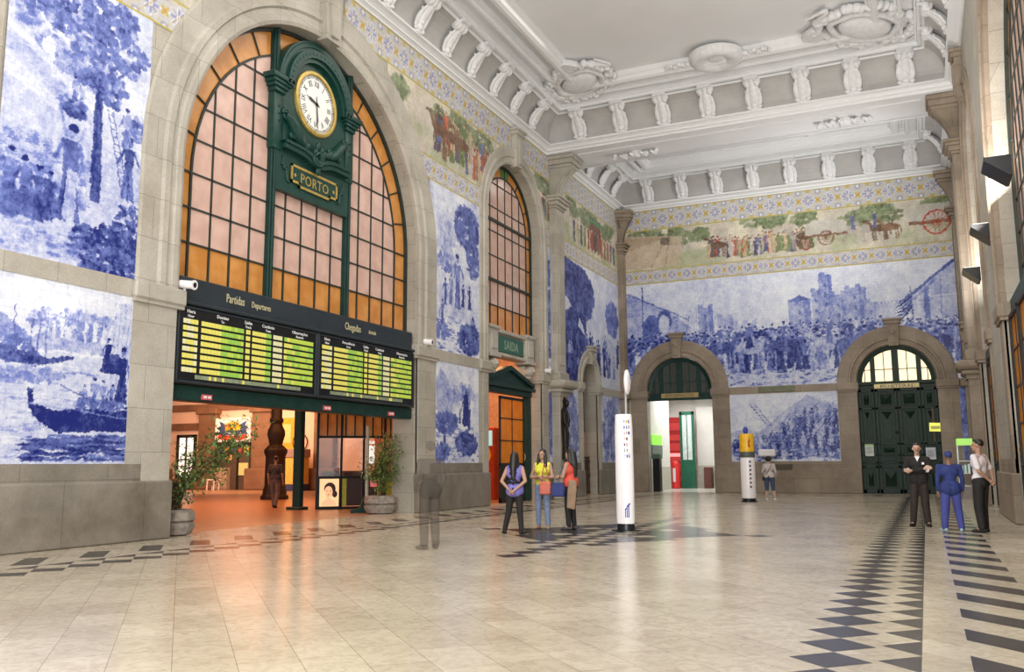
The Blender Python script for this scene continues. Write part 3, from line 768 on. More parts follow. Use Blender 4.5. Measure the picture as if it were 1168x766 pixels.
# ------------------------------------------------------------ windows in the arches
def arched_window(name, W, A, z0, d, ringw, cols, rowh, row0, green_top=True, mull=None, seg=36):
    c, r, zs = A; root = sroot(name, Vector(W(c, z0, d)))
    R = r+.05
    def inside(z, rad): return math.sqrt(max(0, rad*rad-(z-zs)**2)) if z > zs else rad
    # amber surround: ring panes plus the lowest row
    g = MB(); ri = r-ringw
    arc = [(c+R*math.cos(PI*i/seg), zs+R*math.sin(PI*i/seg)) for i in range(seg+1)]
    g.prism(W, [(c+R, z0)]+arc+[(c-R, z0)], d-.03, d, 0)
    g.build('amber_panes', M['amber'], root)
    g = MB(); zr = row0
    arc = [(c+ri*math.cos(PI*i/seg), zs+ri*math.sin(PI*i/seg)) for i in range(seg+1)]
    g.prism(W, [(c+ri, zr)]+arc+[(c-ri, zr)], d-.01, d+.012, 0)
    g.build('pink_panes', M['pinkglass'], root)
    if green_top:
        g = MB(); a0, a1 = (PI*.5-.16, PI*.5+.16) if not mull else (PI*.5-.32, PI*.5-.14)
        g.prism(W, [(c+q*math.cos(a), zs+q*math.sin(a)) for q, a in ((ri+.02, a0), (R, a0), (R, a1), (ri+.02, a1))], d, d+.014)
        g.build('green_pane', M['greenglass'], root)
    b = MB(); t = .028
    # bars
    b.arch(W, c, ri, zs, zr, [(-t, d), (-t, d+.05), (t, d+.05), (t, d)], seg=seg)
    b.arch(W, c, r-.05, zs, z0, [(-.05, d-.02), (-.05, d+.09), (.06, d+.09), (.06, d-.02)], seg=seg)
    n = cols; xs = [c-ri+2*ri*i/n for i in range(n+1)]
    for x in xs[1:-1]:
        zt = zs+math.sqrt(max(0, ri*ri-(x-c)**2)); b.box(W, x-t*.8, x+t*.8, z0, zt, d, d+.04)
    for x in (xs[0], xs[-1]): b.box(W, x-t, x+t, z0, zr, d, d+.045)
    z = zr; ztop = zs+ri
    while z < ztop-.1:
        rad = inside(z, ri); b.box(W, c-rad, c+rad, z-t*.8, z+t*.8, d, d+.04)
        if z <= zs+.01:
            b.box(W, c-R, c-ri, z-t*.8, z+t*.8, d, d+.04); b.box(W, c+ri, c+R, z-t*.8, z+t*.8, d, d+.04)
        z += rowh
    b.box(W, c-R, c+R, z0, z0+.07, d, d+.06)
    m = max(6, int(PI*r/(rowh*1.25)))
    for i in range(1, m):
        a = PI*i/m; p = Vector(W(c+ri*math.cos(a), zs+ri*math.sin(a), d+.02)); q = Vector(W(c+R*math.cos(a), zs+R*math.sin(a), d+.02)); b.cap(p, q, t, n=6)
    b.build('glazing_bars', M['muntin'], root)
    if mull:
        k = MB()
        for x in mull:
            zt = zs+math.sqrt(max(0, r*r-(x-c)**2)); k.box(W, x-.10, x+.10, z0, zt, d-.02, d+.16, ch=.02); k.box(W, x-.05, x+.05, z0, zt, d+.15, d+.21, ch=.02)
        k.build('mullions', M['green'], root)
    return root
arched_window('window_1', WL, A1, 5.7, -.5, .72, 13, .84, 6.62, True, (17.80, 21.16))
arched_window('window_2', WL, A2, 5.9, -.5, .50, 6, 1.0, 7.75, True)
arched_window('window_3', WR, A1, 5.3, -.5, .72, 13, .84, 6.2, True)
arched_window('window_4', WR, A2, 5.3, -.5, .50, 6, 1.0, 6.3, True)
# heavier transoms of window 2
b = MB()
for z in (8.75, 11.2): b.box(WL, 29.8, 34.85, z-.05, z+.05, -.5, -.40)
b.build('transom_bars', M['muntin'], bpy.data.objects['window_2'])

# ------------------------------------------------------------ station clock
def clock():
    X = 19.42; d0 = -.46
    t = thing('station_clock', 'large dark green station clock with white Roman dial, hung in the big arched window', 'clock', WL(X, 8.7, d0))
    W = lambda s, z, d: WL(s, z, d0+(d-d0)*.62)
    # body
    mb = MB(); zc = 11.5; hw = 1.62
    arc = [(X+1.62*math.cos(PI*i/28), 11.62+1.4*math.sin(PI*i/28)) for i in range(29)]
    mb.prism(W, [(X+1.62, 8.7)]+arc+[(X-1.62, 8.7)], d0, d0+.28)
    mb.build('case', M['green_hi'], t, smooth=30)
    mb = MB()
    
    for r0, r1, dd in ((1.34, 1.70, .46), (1.22, 1.44, .62), (1.10, 1.24, .50)):
        prof = [(r0-1.5, d0), (r0-1.5, d0+dd), (r1-1.5, d0+dd), (r1-1.5, d0)]
        mb.arch(W, X, 1.5, 11.60, 11.60, prof, seg=32, full=True)
    mb.arch(W, X, 1.56, 11.60, 0, [(-.06, d0+.44), (-.04, d0+.5), (.06, d0+.5), (.1, d0+.44)], seg=32, full=True)
    # dentils
    for i in range(24):
        a = PI*(i+.5)/24; mb.ell((X+1.33*math.cos(a), 11.60+1.33*math.sin(a), d0+.62), .05, .05, .035, 6, 4, W=W)
    mb.build('arched_cornice', M['green_hi'], t, smooth=35)
    for sg in (-1, 1):
        mb = MB(); a = X+sg*1.60
        for i, (e, z0, z1) in enumerate(((.0, 11.30, 11.42), (.07, 11.42, 11.52), (.13, 11.52, 11.62), (.20, 11.62, 11.76))):
            mb.box(W, a-.22-e, a+.22+e, z0, z1, d0, d0+.42+e, ch=.015)
        mb.box(W, a-.19, a+.19, 9.75, 11.3, d0, d0+.34, ch=.02)
        for z in (10.95, 10.75, 10.55): mb.ell((a, z, d0+.34), .06, .06, .04, 8, 6, W=W)
        mb.build('side_pilaster', M['green_hi'], t, smooth=35)
    # dial
    DX, DZ = X-.02, 11.56; dd = d0+.30
    mb = MB(); mb.lathe((DX, DZ, dd), [(0, .02), (.80, .02), (.84, .0)], 48, W=W); dial = mb.build('dial', M['ivory'], t)
    mb = MB(); mb.arch(W, DX, .82, DZ, 0, [(-.02, dd-.02), (0, dd+.10), (.06, dd+.12), (.11, dd+.08), (.12, dd-.04)], seg=30, full=True)
    mb2 = [];  # lower half of the rim
    Wm = lambda s, z, d: W(s, 2*DZ-z, d)
    mb.arch(Wm, DX, .82, DZ, 0, [(-.02, dd-.02), (0, dd+.10), (.06, dd+.12), (.11, dd+.08), (.12, dd-.04)], seg=30, full=True)
    mb.build('gilt_rim', M['gold'], t, smooth=50)
    mb = MB()
    for i in range(60):
        a = 2*PI*i/60; r0 = .74 if i % 5 else .72
        p = W(DX+r0*math.cos(a), DZ+r0*math.sin(a), dd+.03); q = W(DX+.785*math.cos(a), DZ+.785*math.sin(a), dd+.03); mb.cap(p, q, .006 if i % 5 else .014, n=4)
    
    for q_ in (.735, .785):
        mb.tube([W(DX+q_*math.cos(2*PI*i/60), DZ+q_*math.sin(2*PI*i/60), dd+.03) for i in range(61)], .005, 4)
    mb.build('minute_track', M['letter_dark'], dial)
    for i, s in enumerate(['XII', 'I', 'II', 'III', 'IIII', 'V', 'VI', 'VII', 'VIII', 'IX', 'X', 'XI']):
        a = -2*PI*i/12; rr = .585
        def Wr(s_, z_, d_, a=a): return W(DX+math.cos(a)*s_-math.sin(a)*z_, DZ+math.sin(a)*s_+math.cos(a)*z_, d_)
        text(s, Wr, 0, rr-.085, dd+.03, .25, M['letter_dark'], 'numeral', dial, sx=.72, align='CENTER')
    def hand(name, ang, L, wd, tail):
        a = ang; Wr = lambda s_, z_, d_: W(DX+math.cos(a)*s_-math.sin(a)*z_, DZ+math.sin(a)*s_+math.cos(a)*z_, d_)
        h = MB(); h.prism(Wr, [(-wd*.4, -tail), (wd*.4, -tail), (wd*.5, 0), (wd, L*.62), (wd*.3, L*.72), (0, L), (-wd*.3, L*.72), (-wd, L*.62), (-wd*.5, 0)], dd+.055, dd+.07)
        h.lathe((DX, DZ, dd+.05), [(0, .03), (.05, .03), (.05, 0)], 14, W=W); h.build(name, M['letter_dark'], t)
    hand('hour_hand', -2*PI*(9+29/60)/12-.0, .50, .045, .12); hand('minute_hand', -2*PI*29/60, .76, .028, .22)
    # scroll shelf, dolphins and central knot
    mb = MB()
    pts = [(X-1.45+2.9*i/24, 9.92-.16*math.exp(-((i-12)/3.2)**2)) for i in range(25)]
    for (a, z), (a2, z2) in zip(pts, pts[1:]):
        mb.box(W, a, a2+.01, min(z, z2)-.09, max(z, z2)+.09, d0+.2, d0+.55); mb.box(W, a, a2+.01, min(z, z2)+.05, max(z, z2)+.13, d0+.2, d0+.62)
    mb.build('moulded_shelf', M['green_hi'], t)
    for sg in (-1, 1):
        mb = MB(); p = []
        for i in range(22):
            u = i/21; p.append(W(X+sg*(1.35-1.0*u**1.1), 10.75-.85*u+.32*u*u+.10*math.sin(u*7), d0+.36+.04*math.sin(u*5)))
        mb.tube(p, [.05+.10*math.sin(PI*min(1, .12+u/21*.9)) for u in range(22)], 9)
        c2 = (X+sg*1.32, 10.78); mb.tube([W(c2[0]+.17*(1-.7*i/19)*math.cos(i*.55)*sg, c2[1]+.17*(1-.7*i/19)*math.sin(i*.55), d0+.36) for i in range(20)], .045, 7)
        mb.ell((X+sg*.42, 10.18, d0+.40), .15, .12, .12, 10, 8, W=W); mb.ell((X+sg*.62, 10.24, d0+.42), .17, .13, .1, 10, 8, W=W)
        for i in range(5): mb.ell((X+sg*(1.1-.13*i), 10.28+.02*i, d0+.38), .08, .10, .06, 8, 6, W=W)
        mb.build('dolphin_scroll', M['green_hi'], t, smooth=60)
    mb = MB()
    mb.tube([W(X-.05+.24*(1-.6*i/24)*math.cos(i*.5+2), 9.92+.24*(1-.6*i/24)*math.sin(i*.5+2), d0+.58) for i in range(25)], .055, 8)
    for i in range(5): mb.ell((X+.22+.09*i*math.cos(i), 10.1+.06*i, d0+.5), .09, .11, .09, 8, 6, W=W)
    mb.ell((X, 9.62, d0+.5), .1, .16, .1, 8, 6, W=W); mb.build('centre_knot', M['green_hi'], t, smooth=60)
    # lower leaf scrolls
    mb = MB()
    for sg in (-1, 1):
        mb.tube([W(X+sg*(1.38-.02*i), 9.62-.045*i+.06*math.sin(i*.9), d0+.30) for i in range(16)], .035, 7)
        mb.tube([W(X+sg*1.28+.12*(1-.6*i/16)*math.cos(i*.6)*sg, 9.38+.12*(1-.6*i/16)*math.sin(i*.6), d0+.30) for i in range(17)], .03, 7)
    mb.build('leaf_scrolls', M['green_hi'], t, smooth=60)
    # PORTO plate
    mb = MB(); z0, z1 = 8.98, 9.50; a0, a1 = X-1.0, X+1.0; fr = [(a0, z0+.08), (a0+.32, z0+.08), (a0+.32, z0), (a1-.32, z0), (a1-.32, z0+.08), (a1, z0+.08), (a1, z1), (a0, z1)]
    mb.prism(W, fr, d0+.28, d0+.33); pl = mb.build('name_plate', M['green_hi'], t)
    mb = MB(); n = len(fr)
    for i in range(n):
        (x0, y0), (x1, y1) = fr[i], fr[(i+1) % n]; w_ = .035
        mb.box(W, min(x0, x1)-w_, max(x0, x1)+w_, min(y0, y1)-w_, max(y0, y1)+w_, d0+.32, d0+.36)
    mb.build('gilt_border', M['gold'], pl)
    text('PORTO', W, X, 9.10, d0+.335, .40, M['gold'], 'lettering', pl, sx=.92, align='CENTER', ext=.01)
    for sg in (-1, 1): MB().prism(W, [(X+sg*.86-.05, 9.25), (X+sg*.86, 9.31), (X+sg*.86+.05, 9.25), (X+sg*.86, 9.19)], d0+.33, d0+.35).build('lozenge', M['gold'], pl)
clock()

# ------------------------------------------------------------ departure boards
YEL, GRN, PALE, LIME = E((.78, .70, .14), .46, (.5, .46, .1)), E((.40, .58, .09), .40, (.2, .4, .06)), E((.80, .76, .36), .42, (.5, .48, .3)), E((.62, .70, .10), .46, (.3, .42, .05))
def board(name, s0, s1, label, heads, seed):
    W = WL; d0, d1 = -.30, -.06; z0, z1 = 3.305, 5.07; t = thing(name, label, 'departure board', W((s0+s1)/2, z0, d0))
    mb = MB(); mb.box(W, s0, s1, z0, z1, d0, d1, ch=.02); mb.build('housing', M['black'], t)
    mb = MB(); e = .05
    for a, b, c, d in ((s0+.02, s1-.02, z1-e-.02, z1-.02), (s0+.02, s1-.02, z0+.02, z0+e+.02), (s0+.02, s0+e+.02, z0, z1), (s1-e-.02, s1-.02, z0, z1)): mb.box(W, a, b, c, d, d1-.01, d1+.03, ch=.01)
    mb.build('bezel', M['navy'], t)
    L = s1-s0; rg = random.Random(seed)
    fields = [(.035, .125), (.145, .425), (.44, .47), (.485, .625), (.64, .71), (.725, .965)]
    for k in range(8):
        zt = z1-.36-k*.155; mb = MB(); mb.box(W, s0+L*.03, s0+L*.97, zt-.06, zt+.06, d1-.004, d1+.004, 4)
        for fi, (a, b) in enumerate(fields):
            n = max(2, round((b-a)*L/.105)); w_ = (b-a)*L/n
            for i in range(n):
                x = s0+a*L+i*w_
                u = i/n
                mi = {0: 2 if rg.random() < .5 else 0, 1: 0 if u < .45 else (1 if rg.random() < .55 else 3), 2: 0, 3: 0 if u < .6 else 1, 4: 2, 5: 3 if rg.random() < .7 else 1}[fi]
                if fi == 5 and u < .3 and rg.random() < .5: mi = 0
                mb.box(W, x+.008, x+w_-.008, zt-.052, zt+.052, d1, d1+.02, mi)
        mb.build('flap_row', [YEL, GRN, PALE, LIME, M['black']], t)
    mb = MB()
    for i in range(int(L*.76/.085)):
        x = s0+L*.12+i*.085; mb.box(W, x, x+.07, z0+.13, z0+.22, d1, d1+.015, 1 if rg.random() < .06 else 0)
    mb.build('message_strip', [P((.28, .33, .22), .4), YEL], t)
    for (x, a, b) in heads:
        text(a, W, s0+L*x, z1-.17, d1+.012, .115, M['letter_white'], 'heading', t, align='CENTER'); text(b, W, s0+L*x, z1-.265, d1+.012, .085, M['letter_white'], 'heading', t, align='CENTER')
    return t
board('departures_board', 14.45, 19.44, 'left flap display board with yellow rows headed Hora and Destino, under the word Partidas', [(.08, 'Hora', 'Hour'), (.28, 'Destino', 'To'), (.455, 'Linha', 'Track'), (.60, 'Comboio', 'Train'), (.85, 'Observações', 'Remarks')], 3)
board('arrivals_board', 19.48, 24.50, 'right flap display board with yellow rows headed Procedência, under the word Chegadas', [(.08, 'Hora', 'Hour'), (.28, 'Procedência', 'From'), (.455, 'Linha', 'Track'), (.60, 'Comboio', 'Train'), (.85, 'Observações', 'Remarks')], 5)
t = thing('board_header', 'dark blue-grey header panel lettered Partidas Departures and Chegadas Arrivals, above the flap boards', 'sign', WL(19.48, 5.12, -.4))
mb = MB(); mb.box(WL, 14.5, 24.45, 5.14, 5.72, -.42, -.10, ch=.03); mb.box(WL, 14.4, 24.55, 5.08, 5.16, -.42, .02, ch=.02); mb.build('panel', M['navy'], t)
text('Partidas', WL, 15.98, 5.34, -.092, .30, M['letter'], 'lettering', t, sx=.62); text('Departures', WL, 16.86, 5.35, -.092, .22, M['letter'], 'lettering', t, sx=.66)
text('Chegadas', WL, 20.75, 5.34, -.092, .30, M['letter'], 'lettering', t, sx=.66); text('Arrivals', WL, 21.95, 5.36, -.092, .17, M['letter'], 'lettering', t, sx=.7)
mb = MB(); mb.box(WL, 14.36, 24.60, 2.95, 3.30, -.55, -.18, ch=.02)
for i in range(16): mb.ell((14.8+i*.6, 3.12, -.17), .025, .025, .02, 6, 4, W=WL)
tag(mb.build('transom_beam', M['green']), 'dark green riveted steel beam across the opening under the flap boards', 'beam')
for i, y in enumerate((15.55, 20.1, 23.35)):
    t = thing('platform_sign', ['small red and white sign on the green beam, nearest the left stone jamb', 'small red and white sign on the green beam, above the dark green post', 'small red and white sign on the green beam, nearest the right jamb'][i], 'sign', WL(y, 3.0, -.18), group='small signs on the green beam')
    mb = MB(); mb.box(WL, y-.16, y+.16, 3.0, 3.12, -.18, -.15); mb.build('plate', P((.65, .12, .14), .4), t)
    mb = MB(); mb.box(WL, y-.11, y-.01, 3.035, 3.085, -.15, -.145); mb.box(WL, y+.03, y+.12, 3.035, 3.085, -.15, -.145); mb.build('markings', M['letter_white'], t)

# security cameras on the springing blocks
for i, (y, lab) in enumerate(((14.55, 'white cylindrical security camera on the stone block left of the boards'), (25.05, 'white security camera on the stone block right of the boards'), (35.3, 'small white security camera on the stone block beside the exit sign'))):
    t = thing('security_camera', lab, 'camera', WL(y, 5.34, .02))
    mb = MB(); mb.cap(WL(y, 5.34, .02), WL(y, 5.42, .02), .03); mb.build('mount', M['plastic_white'], t)
    mb = MB(); mb.cap(WL(y-.05, 5.5, -.06), WL(y+.02, 5.46, .26), .095, n=16); mb.cap(WL(y+.02, 5.46, .26), WL(y+.025, 5.457, .29), .11, n=16); mb.build('body', M['plastic_white'], t, smooth=40)
    mb = MB(); mb.cap(WL(y+.025, 5.457, .28), WL(y+.028, 5.455, .295), .06, n=12); mb.build('lens', M['black'], t)

# ------------------------------------------------------------ exit bay under window 2
t = thing('exit_sign', 'green SAIDA sign set in a carved stone frame above the exit doorway', 'sign', WL(32.4, 5.6, -.4))
mb = MB(); W = lambda s, z, d: WL(32.4+(s-32.4)*.95, z, d-.22)
mb.box(W, 30.05, 34.75, 5.72, 5.86, -.5, .02, ch=.03); mb.box(W, 30.05, 34.75, 6.62, 6.78, -.5, .04, ch=.03)
mb.box(W, 31.0, 33.9, 5.8, 6.7, -.5, -.12)
mb.build('stone_frame', M['stone_plain'], t)
for sg in (-1, 1):
    mb = MB(); c = 32.4+sg*1.85
    mb.box(W, c-.42, c+.42, 5.72, 6.80, -.5, .05, ch=.04); mb.box(W, c-.28, c+.28, 5.92, 6.58, 0, .09, ch=.03); mb.box(W, c-.5, c+.5, 6.72, 6.86, -.5, .12, ch=.03)
    mb.box(W, c-.5, c+.5, 5.6, 5.74, -.5, .14, ch=.03); mb.build('side_block', M['stone_plain'], t)
    mb = MB()
    mb.tube([W(c+.0, 5.30+.24*(1-.7*i/20)*math.sin(i*.5), -.08+.26*(1-.7*i/20)*math.cos(i*.5)) for i in range(21)], .09, 8)
    mb.box(W, c-.3, c+.3, 5.0, 5.6, -.5, -.1, ch=.06); mb.ell((c, 5.3, -.05), .34, .24, .22, 12, 8, W=W); mb.ell((c, 5.08, -.1), .25, .14, .2, 12, 8, W=W)
    mb.build('scroll_console', M['stone_plain'], t, smooth=50)
mb = MB(); mb.box(W, 31.15, 33.75, 5.90, 6.56, -.13, -.06, ch=.02); pl = mb.build('plaque', P((.02, .12, .07), .35), t)
text('SAIDA', W, 32.45, 6.04, -.055, .52, P((.30, .42, .30), .5), 'lettering', pl, sx=.95, align='CENTER')

t = thing('exit_door_surround', 'dark green door frame with a pointed pediment below the SAIDA sign', 'door frame', WL(32.4, 0, -.55))
W = WL; mb = MB(); c = 32.27
mb.prism(W, [(c-2.35, 4.62), (c+2.3, 4.62), (c+2.3, 4.72), (c+.1, 5.28), (c-2.35, 4.72)], -.62, -.30)
for sg, e in ((-1, 2.35), (1, 2.3)): mb.prism(W, [(c+sg*e, 4.66), (c+sg*e, 4.82), (c, 5.42), (c, 5.24)], -.64, -.18)
mb.box(W, c-2.42, c+2.42, 4.50, 4.64, -.64, -.18, ch=.02); mb.box(W, c-2.3, c+2.3, 4.28, 4.5, -.62, -.3, ch=.02)
mb.build('pediment', M['green'], t)
mb = MB(); mb.box(W, 34.3, 34.6, 0, 4.3, -.62, -.36, ch=.02); mb.build('post', M['green'], t)
mb = MB(); mb.box(W, 29.8, 30.0, 0, 4.3, -.62, -.36, ch=.02); mb.build('post', M['green'], t)

def glazed_leaf(name, label, W, s0, s1, z1, d, zp, rows, mat, th=.06):
    t = thing(name, label, 'door', W((s0+s1)/2, 0, d)); f = .11
    mb = MB()
    for a, b, c_, e in ((s0, s0+f, 0, z1), (s1-f, s1, 0, z1), (s0, s1, z1-f, z1), (s0, s1, 0, .2), (s0, s1, zp-f, zp)): mb.box(W, a, b, c_, e, d-th/2, d+th/2, ch=.01)
    m_ = (s0+s1)/2; mb.box(W, m_-.02, m_+.02, zp, z1, d-.02, d+.03)
    for i in range(1, rows): z = zp+(z1-zp)*i/rows; mb.box(W, s0, s1, z-.02, z+.02, d-.02, d+.03)
    mb.build('door_frame', M['black'] if mat is not M['amber_door'] else M['iron'], t)
    mb = MB(); mb.box(W, s0+f*.8, s1-f*.8, zp-.02, z1-f*.8, d-.012, d+.008); mb.build('glazing', mat, t)
    mb = MB(); mb.box(W, s0+f, s1-f, .2, zp-f, d-.02, d+.02, ch=.01); mb.box(W, s0+f+.15, s1-f-.15, .4, zp-f-.2, d, d+.04, ch=.02); mb.build('lower_panel', M['iron'], t)
    mb = MB(); mb.tube([W(s1-f/2, zp+.1+.3*i/5, d+.05+.04*math.sin(PI*i/5)) for i in range(6)], .015); mb.build('handle', M['gold'], t)
    return t
glazed_leaf('exit_door', 'amber glazed exit door leaf in a dark frame behind the three women', WL, 31.75, 34.1, 4.2, -.5, 1.55, 3, M['amber_door'])
# passage behind the exit
mb = MB()
for i, z in enumerate(np.arange(0, 7.5, .75)): mb.box(WF, -19.2, -19.0, 29.0, 40.0, z, z+.75, i % 2)
mb.box(WF, -19.2, -15.6, 38.4, 38.6, 0, 7.5, 0); mb.box(WF, -19.2, -15.6, 29.0, 40.0, 7.5, 7.6, 0)
struct('wall_passage', mb, [P((.80, .58, .46), .7), P((.55, .25, .15), .7)])
t = thing('vending_machine', 'red and yellow machine with a pale blue screen seen through the exit doorway', 'machine', (-17.3, 35.2, 0))
mb = MB(); mb.box(WF, -17.8, -16.9, 34.8, 35.7, 0, 3.1, ch=.05); mb.build('cabinet', P((.5, .06, .02), .4), t)
mb = MB(); W_ = lambda s, z, d: (s, 34.8-d, z)
mb.box(W_, -17.7, -17.0, 2.3, 2.95, 0, .03); mb.build('screen', E((.35, .75, .8), .8), t)
mb = MB(); mb.prism(W_, [(-17.35+.3*math.cos(a)*(1 if math.cos(a) > 0 else .8), 1.9+.35*math.sin(a)) for a in [2*PI*i/20 for i in range(20)]], 0, .03); mb.build('yellow_emblem', P((.95, .6, .05), .35), t)
mb = MB(); mb.box(W_, -17.6, -17.1, .4, .7, 0, .04, ch=.01); mb.build('tray', M['black'], t)

# ------------------------------------------------------------ far left archway (gate to a passage)
t = thing('iron_gate', 'low dark iron gate standing in the narrow stone archway near the far left corner', 'gate', WL(40.95, 0, -.45))
mb = MB()
for i in range(12): x = 39.98+i*.176; mb.cap(WL(x, .08, -.45), WL(x, 1.75, -.45), .022, n=6); mb.ell((x, 1.80, -.45), .03, .06, .03, 6, 5, W=WL)
mb.build('bars', M['iron'], t)
mb = MB()
for z in (.12, .95, 1.62): mb.box(WL, 39.92, 41.98, z-.03, z+.03, -.48, -.42)
mb.build('rails', M['iron'], t)
r_ = sroot('window_5', Vector(WL(40.95, 3, -.7)))
mb = MB()
for i in range(9): x = 39.95+i*.25; mb.box(WL, x-.015, x+.015, 3.1, 6.35, -.72, -.68)
for i in range(9): z = 3.1+i*.4; mb.box(WL, 39.9, 42.0, z-.015, z+.015, -.72, -.68)
mb.build('glazing_bars', M['iron'], r_)
mb = MB(); mb.box(WL, 39.9, 42.0, 3.1, 6.4, -.74, -.73); mb.build('pane', P((.34, .30, .28), .15), r_)
mb = MB(); mb.box(WF, -18.6, -18.4, 38.8, 45.5, 0, 7, 0); mb.box(WF, -18.6, -15.6, 44.6, 44.8, 0, 7, 0); mb.box(WF, -18.6, -15.6, 38.8, 45.4, 6.9, 7, 0); mb.box(WF, -18.35, -18.2, 40, 44.4, 0, 1.4, 1)
struct('wall_side_passage', mb, [P((.82, .52, .38), .7), P((.25, .15, .1), .7)])

# bronze figure relief on the big pilaster pedestal
t = thing('bronze_relief', 'dark bronze relief of a standing figure on the stone pilaster pedestal', 'relief', WL(36.5, 1.6, .38))
mb = MB(); d = .42
mb.prism(WL, [(36.2, 1.7), (36.62, 1.6), (36.72, 2.4), (36.78, 3.0), (36.86, 3.5), (36.74, 3.9), (36.82, 4.15), (36.68, 4.36), (36.48, 4.4), (36.34, 4.25), (36.38, 4.0), (36.12, 3.8), (36.14, 3.0), (36.24, 2.4)], d-.04, d+.03)
mb.build('backplate', M['bronze'], t)
mb = MB(); mb.ell((36.58, 4.14, d+.07), .13, .18, .1, 10, 8, W=WL); mb.ell((36.47, 3.55, d+.06), .24, .36, .12, 12, 8, W=WL); mb.ell((36.47, 3.0, d+.05), .22, .35, .10, 12, 8, W=WL)
for sg in (-1, 1): mb.tube([WL(36.46+sg*.08, 2.9, d+.05), WL(36.44+sg*.09, 2.3, d+.06), WL(36.42+sg*.08, 1.68, d+.04)], [.12, .09, .07], 8); mb.tube([WL(36.47+sg*.2, 3.75, d+.06), WL(36.47+sg*.28, 3.4, d+.08), WL(36.47+sg*.18, 3.1, d+.12)], [.07, .06, .045], 8)
mb.build('figure', M['bronze'], t, smooth=60)

# ------------------------------------------------------------ blue and white tile murals
def outside(arches, pad):
    def k(X, Z):
        m = np.ones(X.shape, bool)
        for (c, r, zs), p in zip(arches, pad):
            R = r+p; m &= ~((np.abs(X-c) < R) & (Z < zs)); m &= ~((np.hypot(X-c, Z-zs) < R) & (Z >= zs))
        return m
    return k
KL = outside([A1, A2, A3, A2b], [1.08, .64, .54, .64]); KB = outside([B1, B2], [.8, .82])

# upper left: orchard with figures
c = Cv(10.0, 13.3, 5.34, 11.12, 58, .10)
c.T += (np.clip((c.Z-7.6)/3.5, 0, 1)*-.03)[:, None, None]
c.shade(.9, .16, 1)
c.poly([(10, 8.6), (11.2, 8.2), (12.2, 7.9), (13.4, 7.6), (13.4, 5.3), (10, 5.3)], .22, .7)
c.poly([(10, 9.0), (11.4, 8.35), (12.1, 8.15), (12.1, 8.4), (11.3, 8.8), (10, 9.5)], .28, .6)
rg = random.Random(2)
for i in range(120):      # dry stone wall
    x = rg.uniform(10, 11.9); z = rg.uniform(6.5, 7.75-.15*(x-10)); c.ell(x, z, .09, .07, rg.uniform(.2, .45), .8); c.line((x-.09, z-.06), (x+.09, z-.07), .02, .55, .7)
c.poly([(10, 9.6), (10.9, 9.25), (11.8, 8.8), (11.8, 9.1), (11, 9.7), (10, 10.2)], .35, .35)
for x, z in ((10.3, 9.9), (10.9, 9.5), (11.3, 9.3)): c.foliage(x, z, .35, .22, .2, .5, 40, int(x*10), .09)
c.poly([(10.7, 9.35), (11.0, 9.2), (11.0, 9.55), (10.85, 9.65), (10.7, 9.55)], .05)
c.poly([(11.95, 6.7), (12.2, 6.7), (12.14, 8.3), (12.1, 9.6), (12.25, 11), (11.98, 11), (11.98, 9.4), (11.93, 8.2)], .72)
c.line((12.0, 7), (12.02, 9.5), .05, .9, .7); c.line((12.1, 8.9), (12.7, 9.7), .08, .6); c.line((12.0, 9.3), (11.4, 10.2), .08, .6); c.line((12.1, 9.7), (12.9, 10.5), .05, .5)
for x, z, rx, rz, n in ((11.9, 9.4, .6, .45, 110), (11.5, 10.2, .8, .5, 140), (12.2, 10.7, .7, .4, 110), (12.7, 10.0, .5, .4, 70), (10.6, 10.4, .6, .4, 80), (12.4, 9.1, .3, .35, 40), (12.9, 8.5, .3, .3, 25)): c.foliage(x, z, rx, rz, .25, .78, n, int(x*z*7), .10)
for o in (0, .14): c.line((12.25+o, 8.7), (12.75+o, 6.9), .03, .6)
for i in range(12): z = 8.6-.14*i; x = 12.28+.04*i; c.line((x, z), (x+.14, z), .02, .6)
c.fig(11.47, 8.5, .62, .5, 3); c.fig(11.62, 8.45, .55, .5, 4); c.fig(12.85, 6.95, 1.35, .72, 9); c.fig(12.75, 8.0, .9, .45, 19)
c.fig(11.48, 6.15, 2.0, .62, 12); c.poly([(11.36, 6.2), (11.62, 6.1), (11.66, 7.15), (11.42, 7.2)], .16, .8); c.line((11.35, 7.8), (11.18, 8.35), .08, .4); c.line((11.62, 7.7), (11.75, 8.1), .08, .35); c.ell(11.5, 8.35, .28, .13, .75); c.foliage(11.45, 8.5, .3, .14, .3, .8, 30, 5, .07)
for x, z, hh, tt in ((10.25, 5.95, 1.35, .62), (10.55, 6.0, 1.2, .7), (10.85, 6.0, 1.1, .66), (11.05, 6.05, 1.0, .75)): c.fig(x, z, hh, tt, int(x*31)); c.ell(x, z+.3, .22, .3, tt, .7, .4, int(x*9))
c.foliage(12.45, 5.75, .95, .55, .55, 1.0, 420, 44, .075); c.foliage(12.95, 6.2, .4, .7, .5, .95, 130, 45, .07)
for i in range(60): c.ell(rg.uniform(10, 11.9), rg.uniform(5.4, 6.0), .14, .04, rg.uniform(.2, .5), .6)
c.finish('tile_mural', WL, .012, 'blue and white tile mural of fruit pickers by a tall tree, upper left', keep=KL)

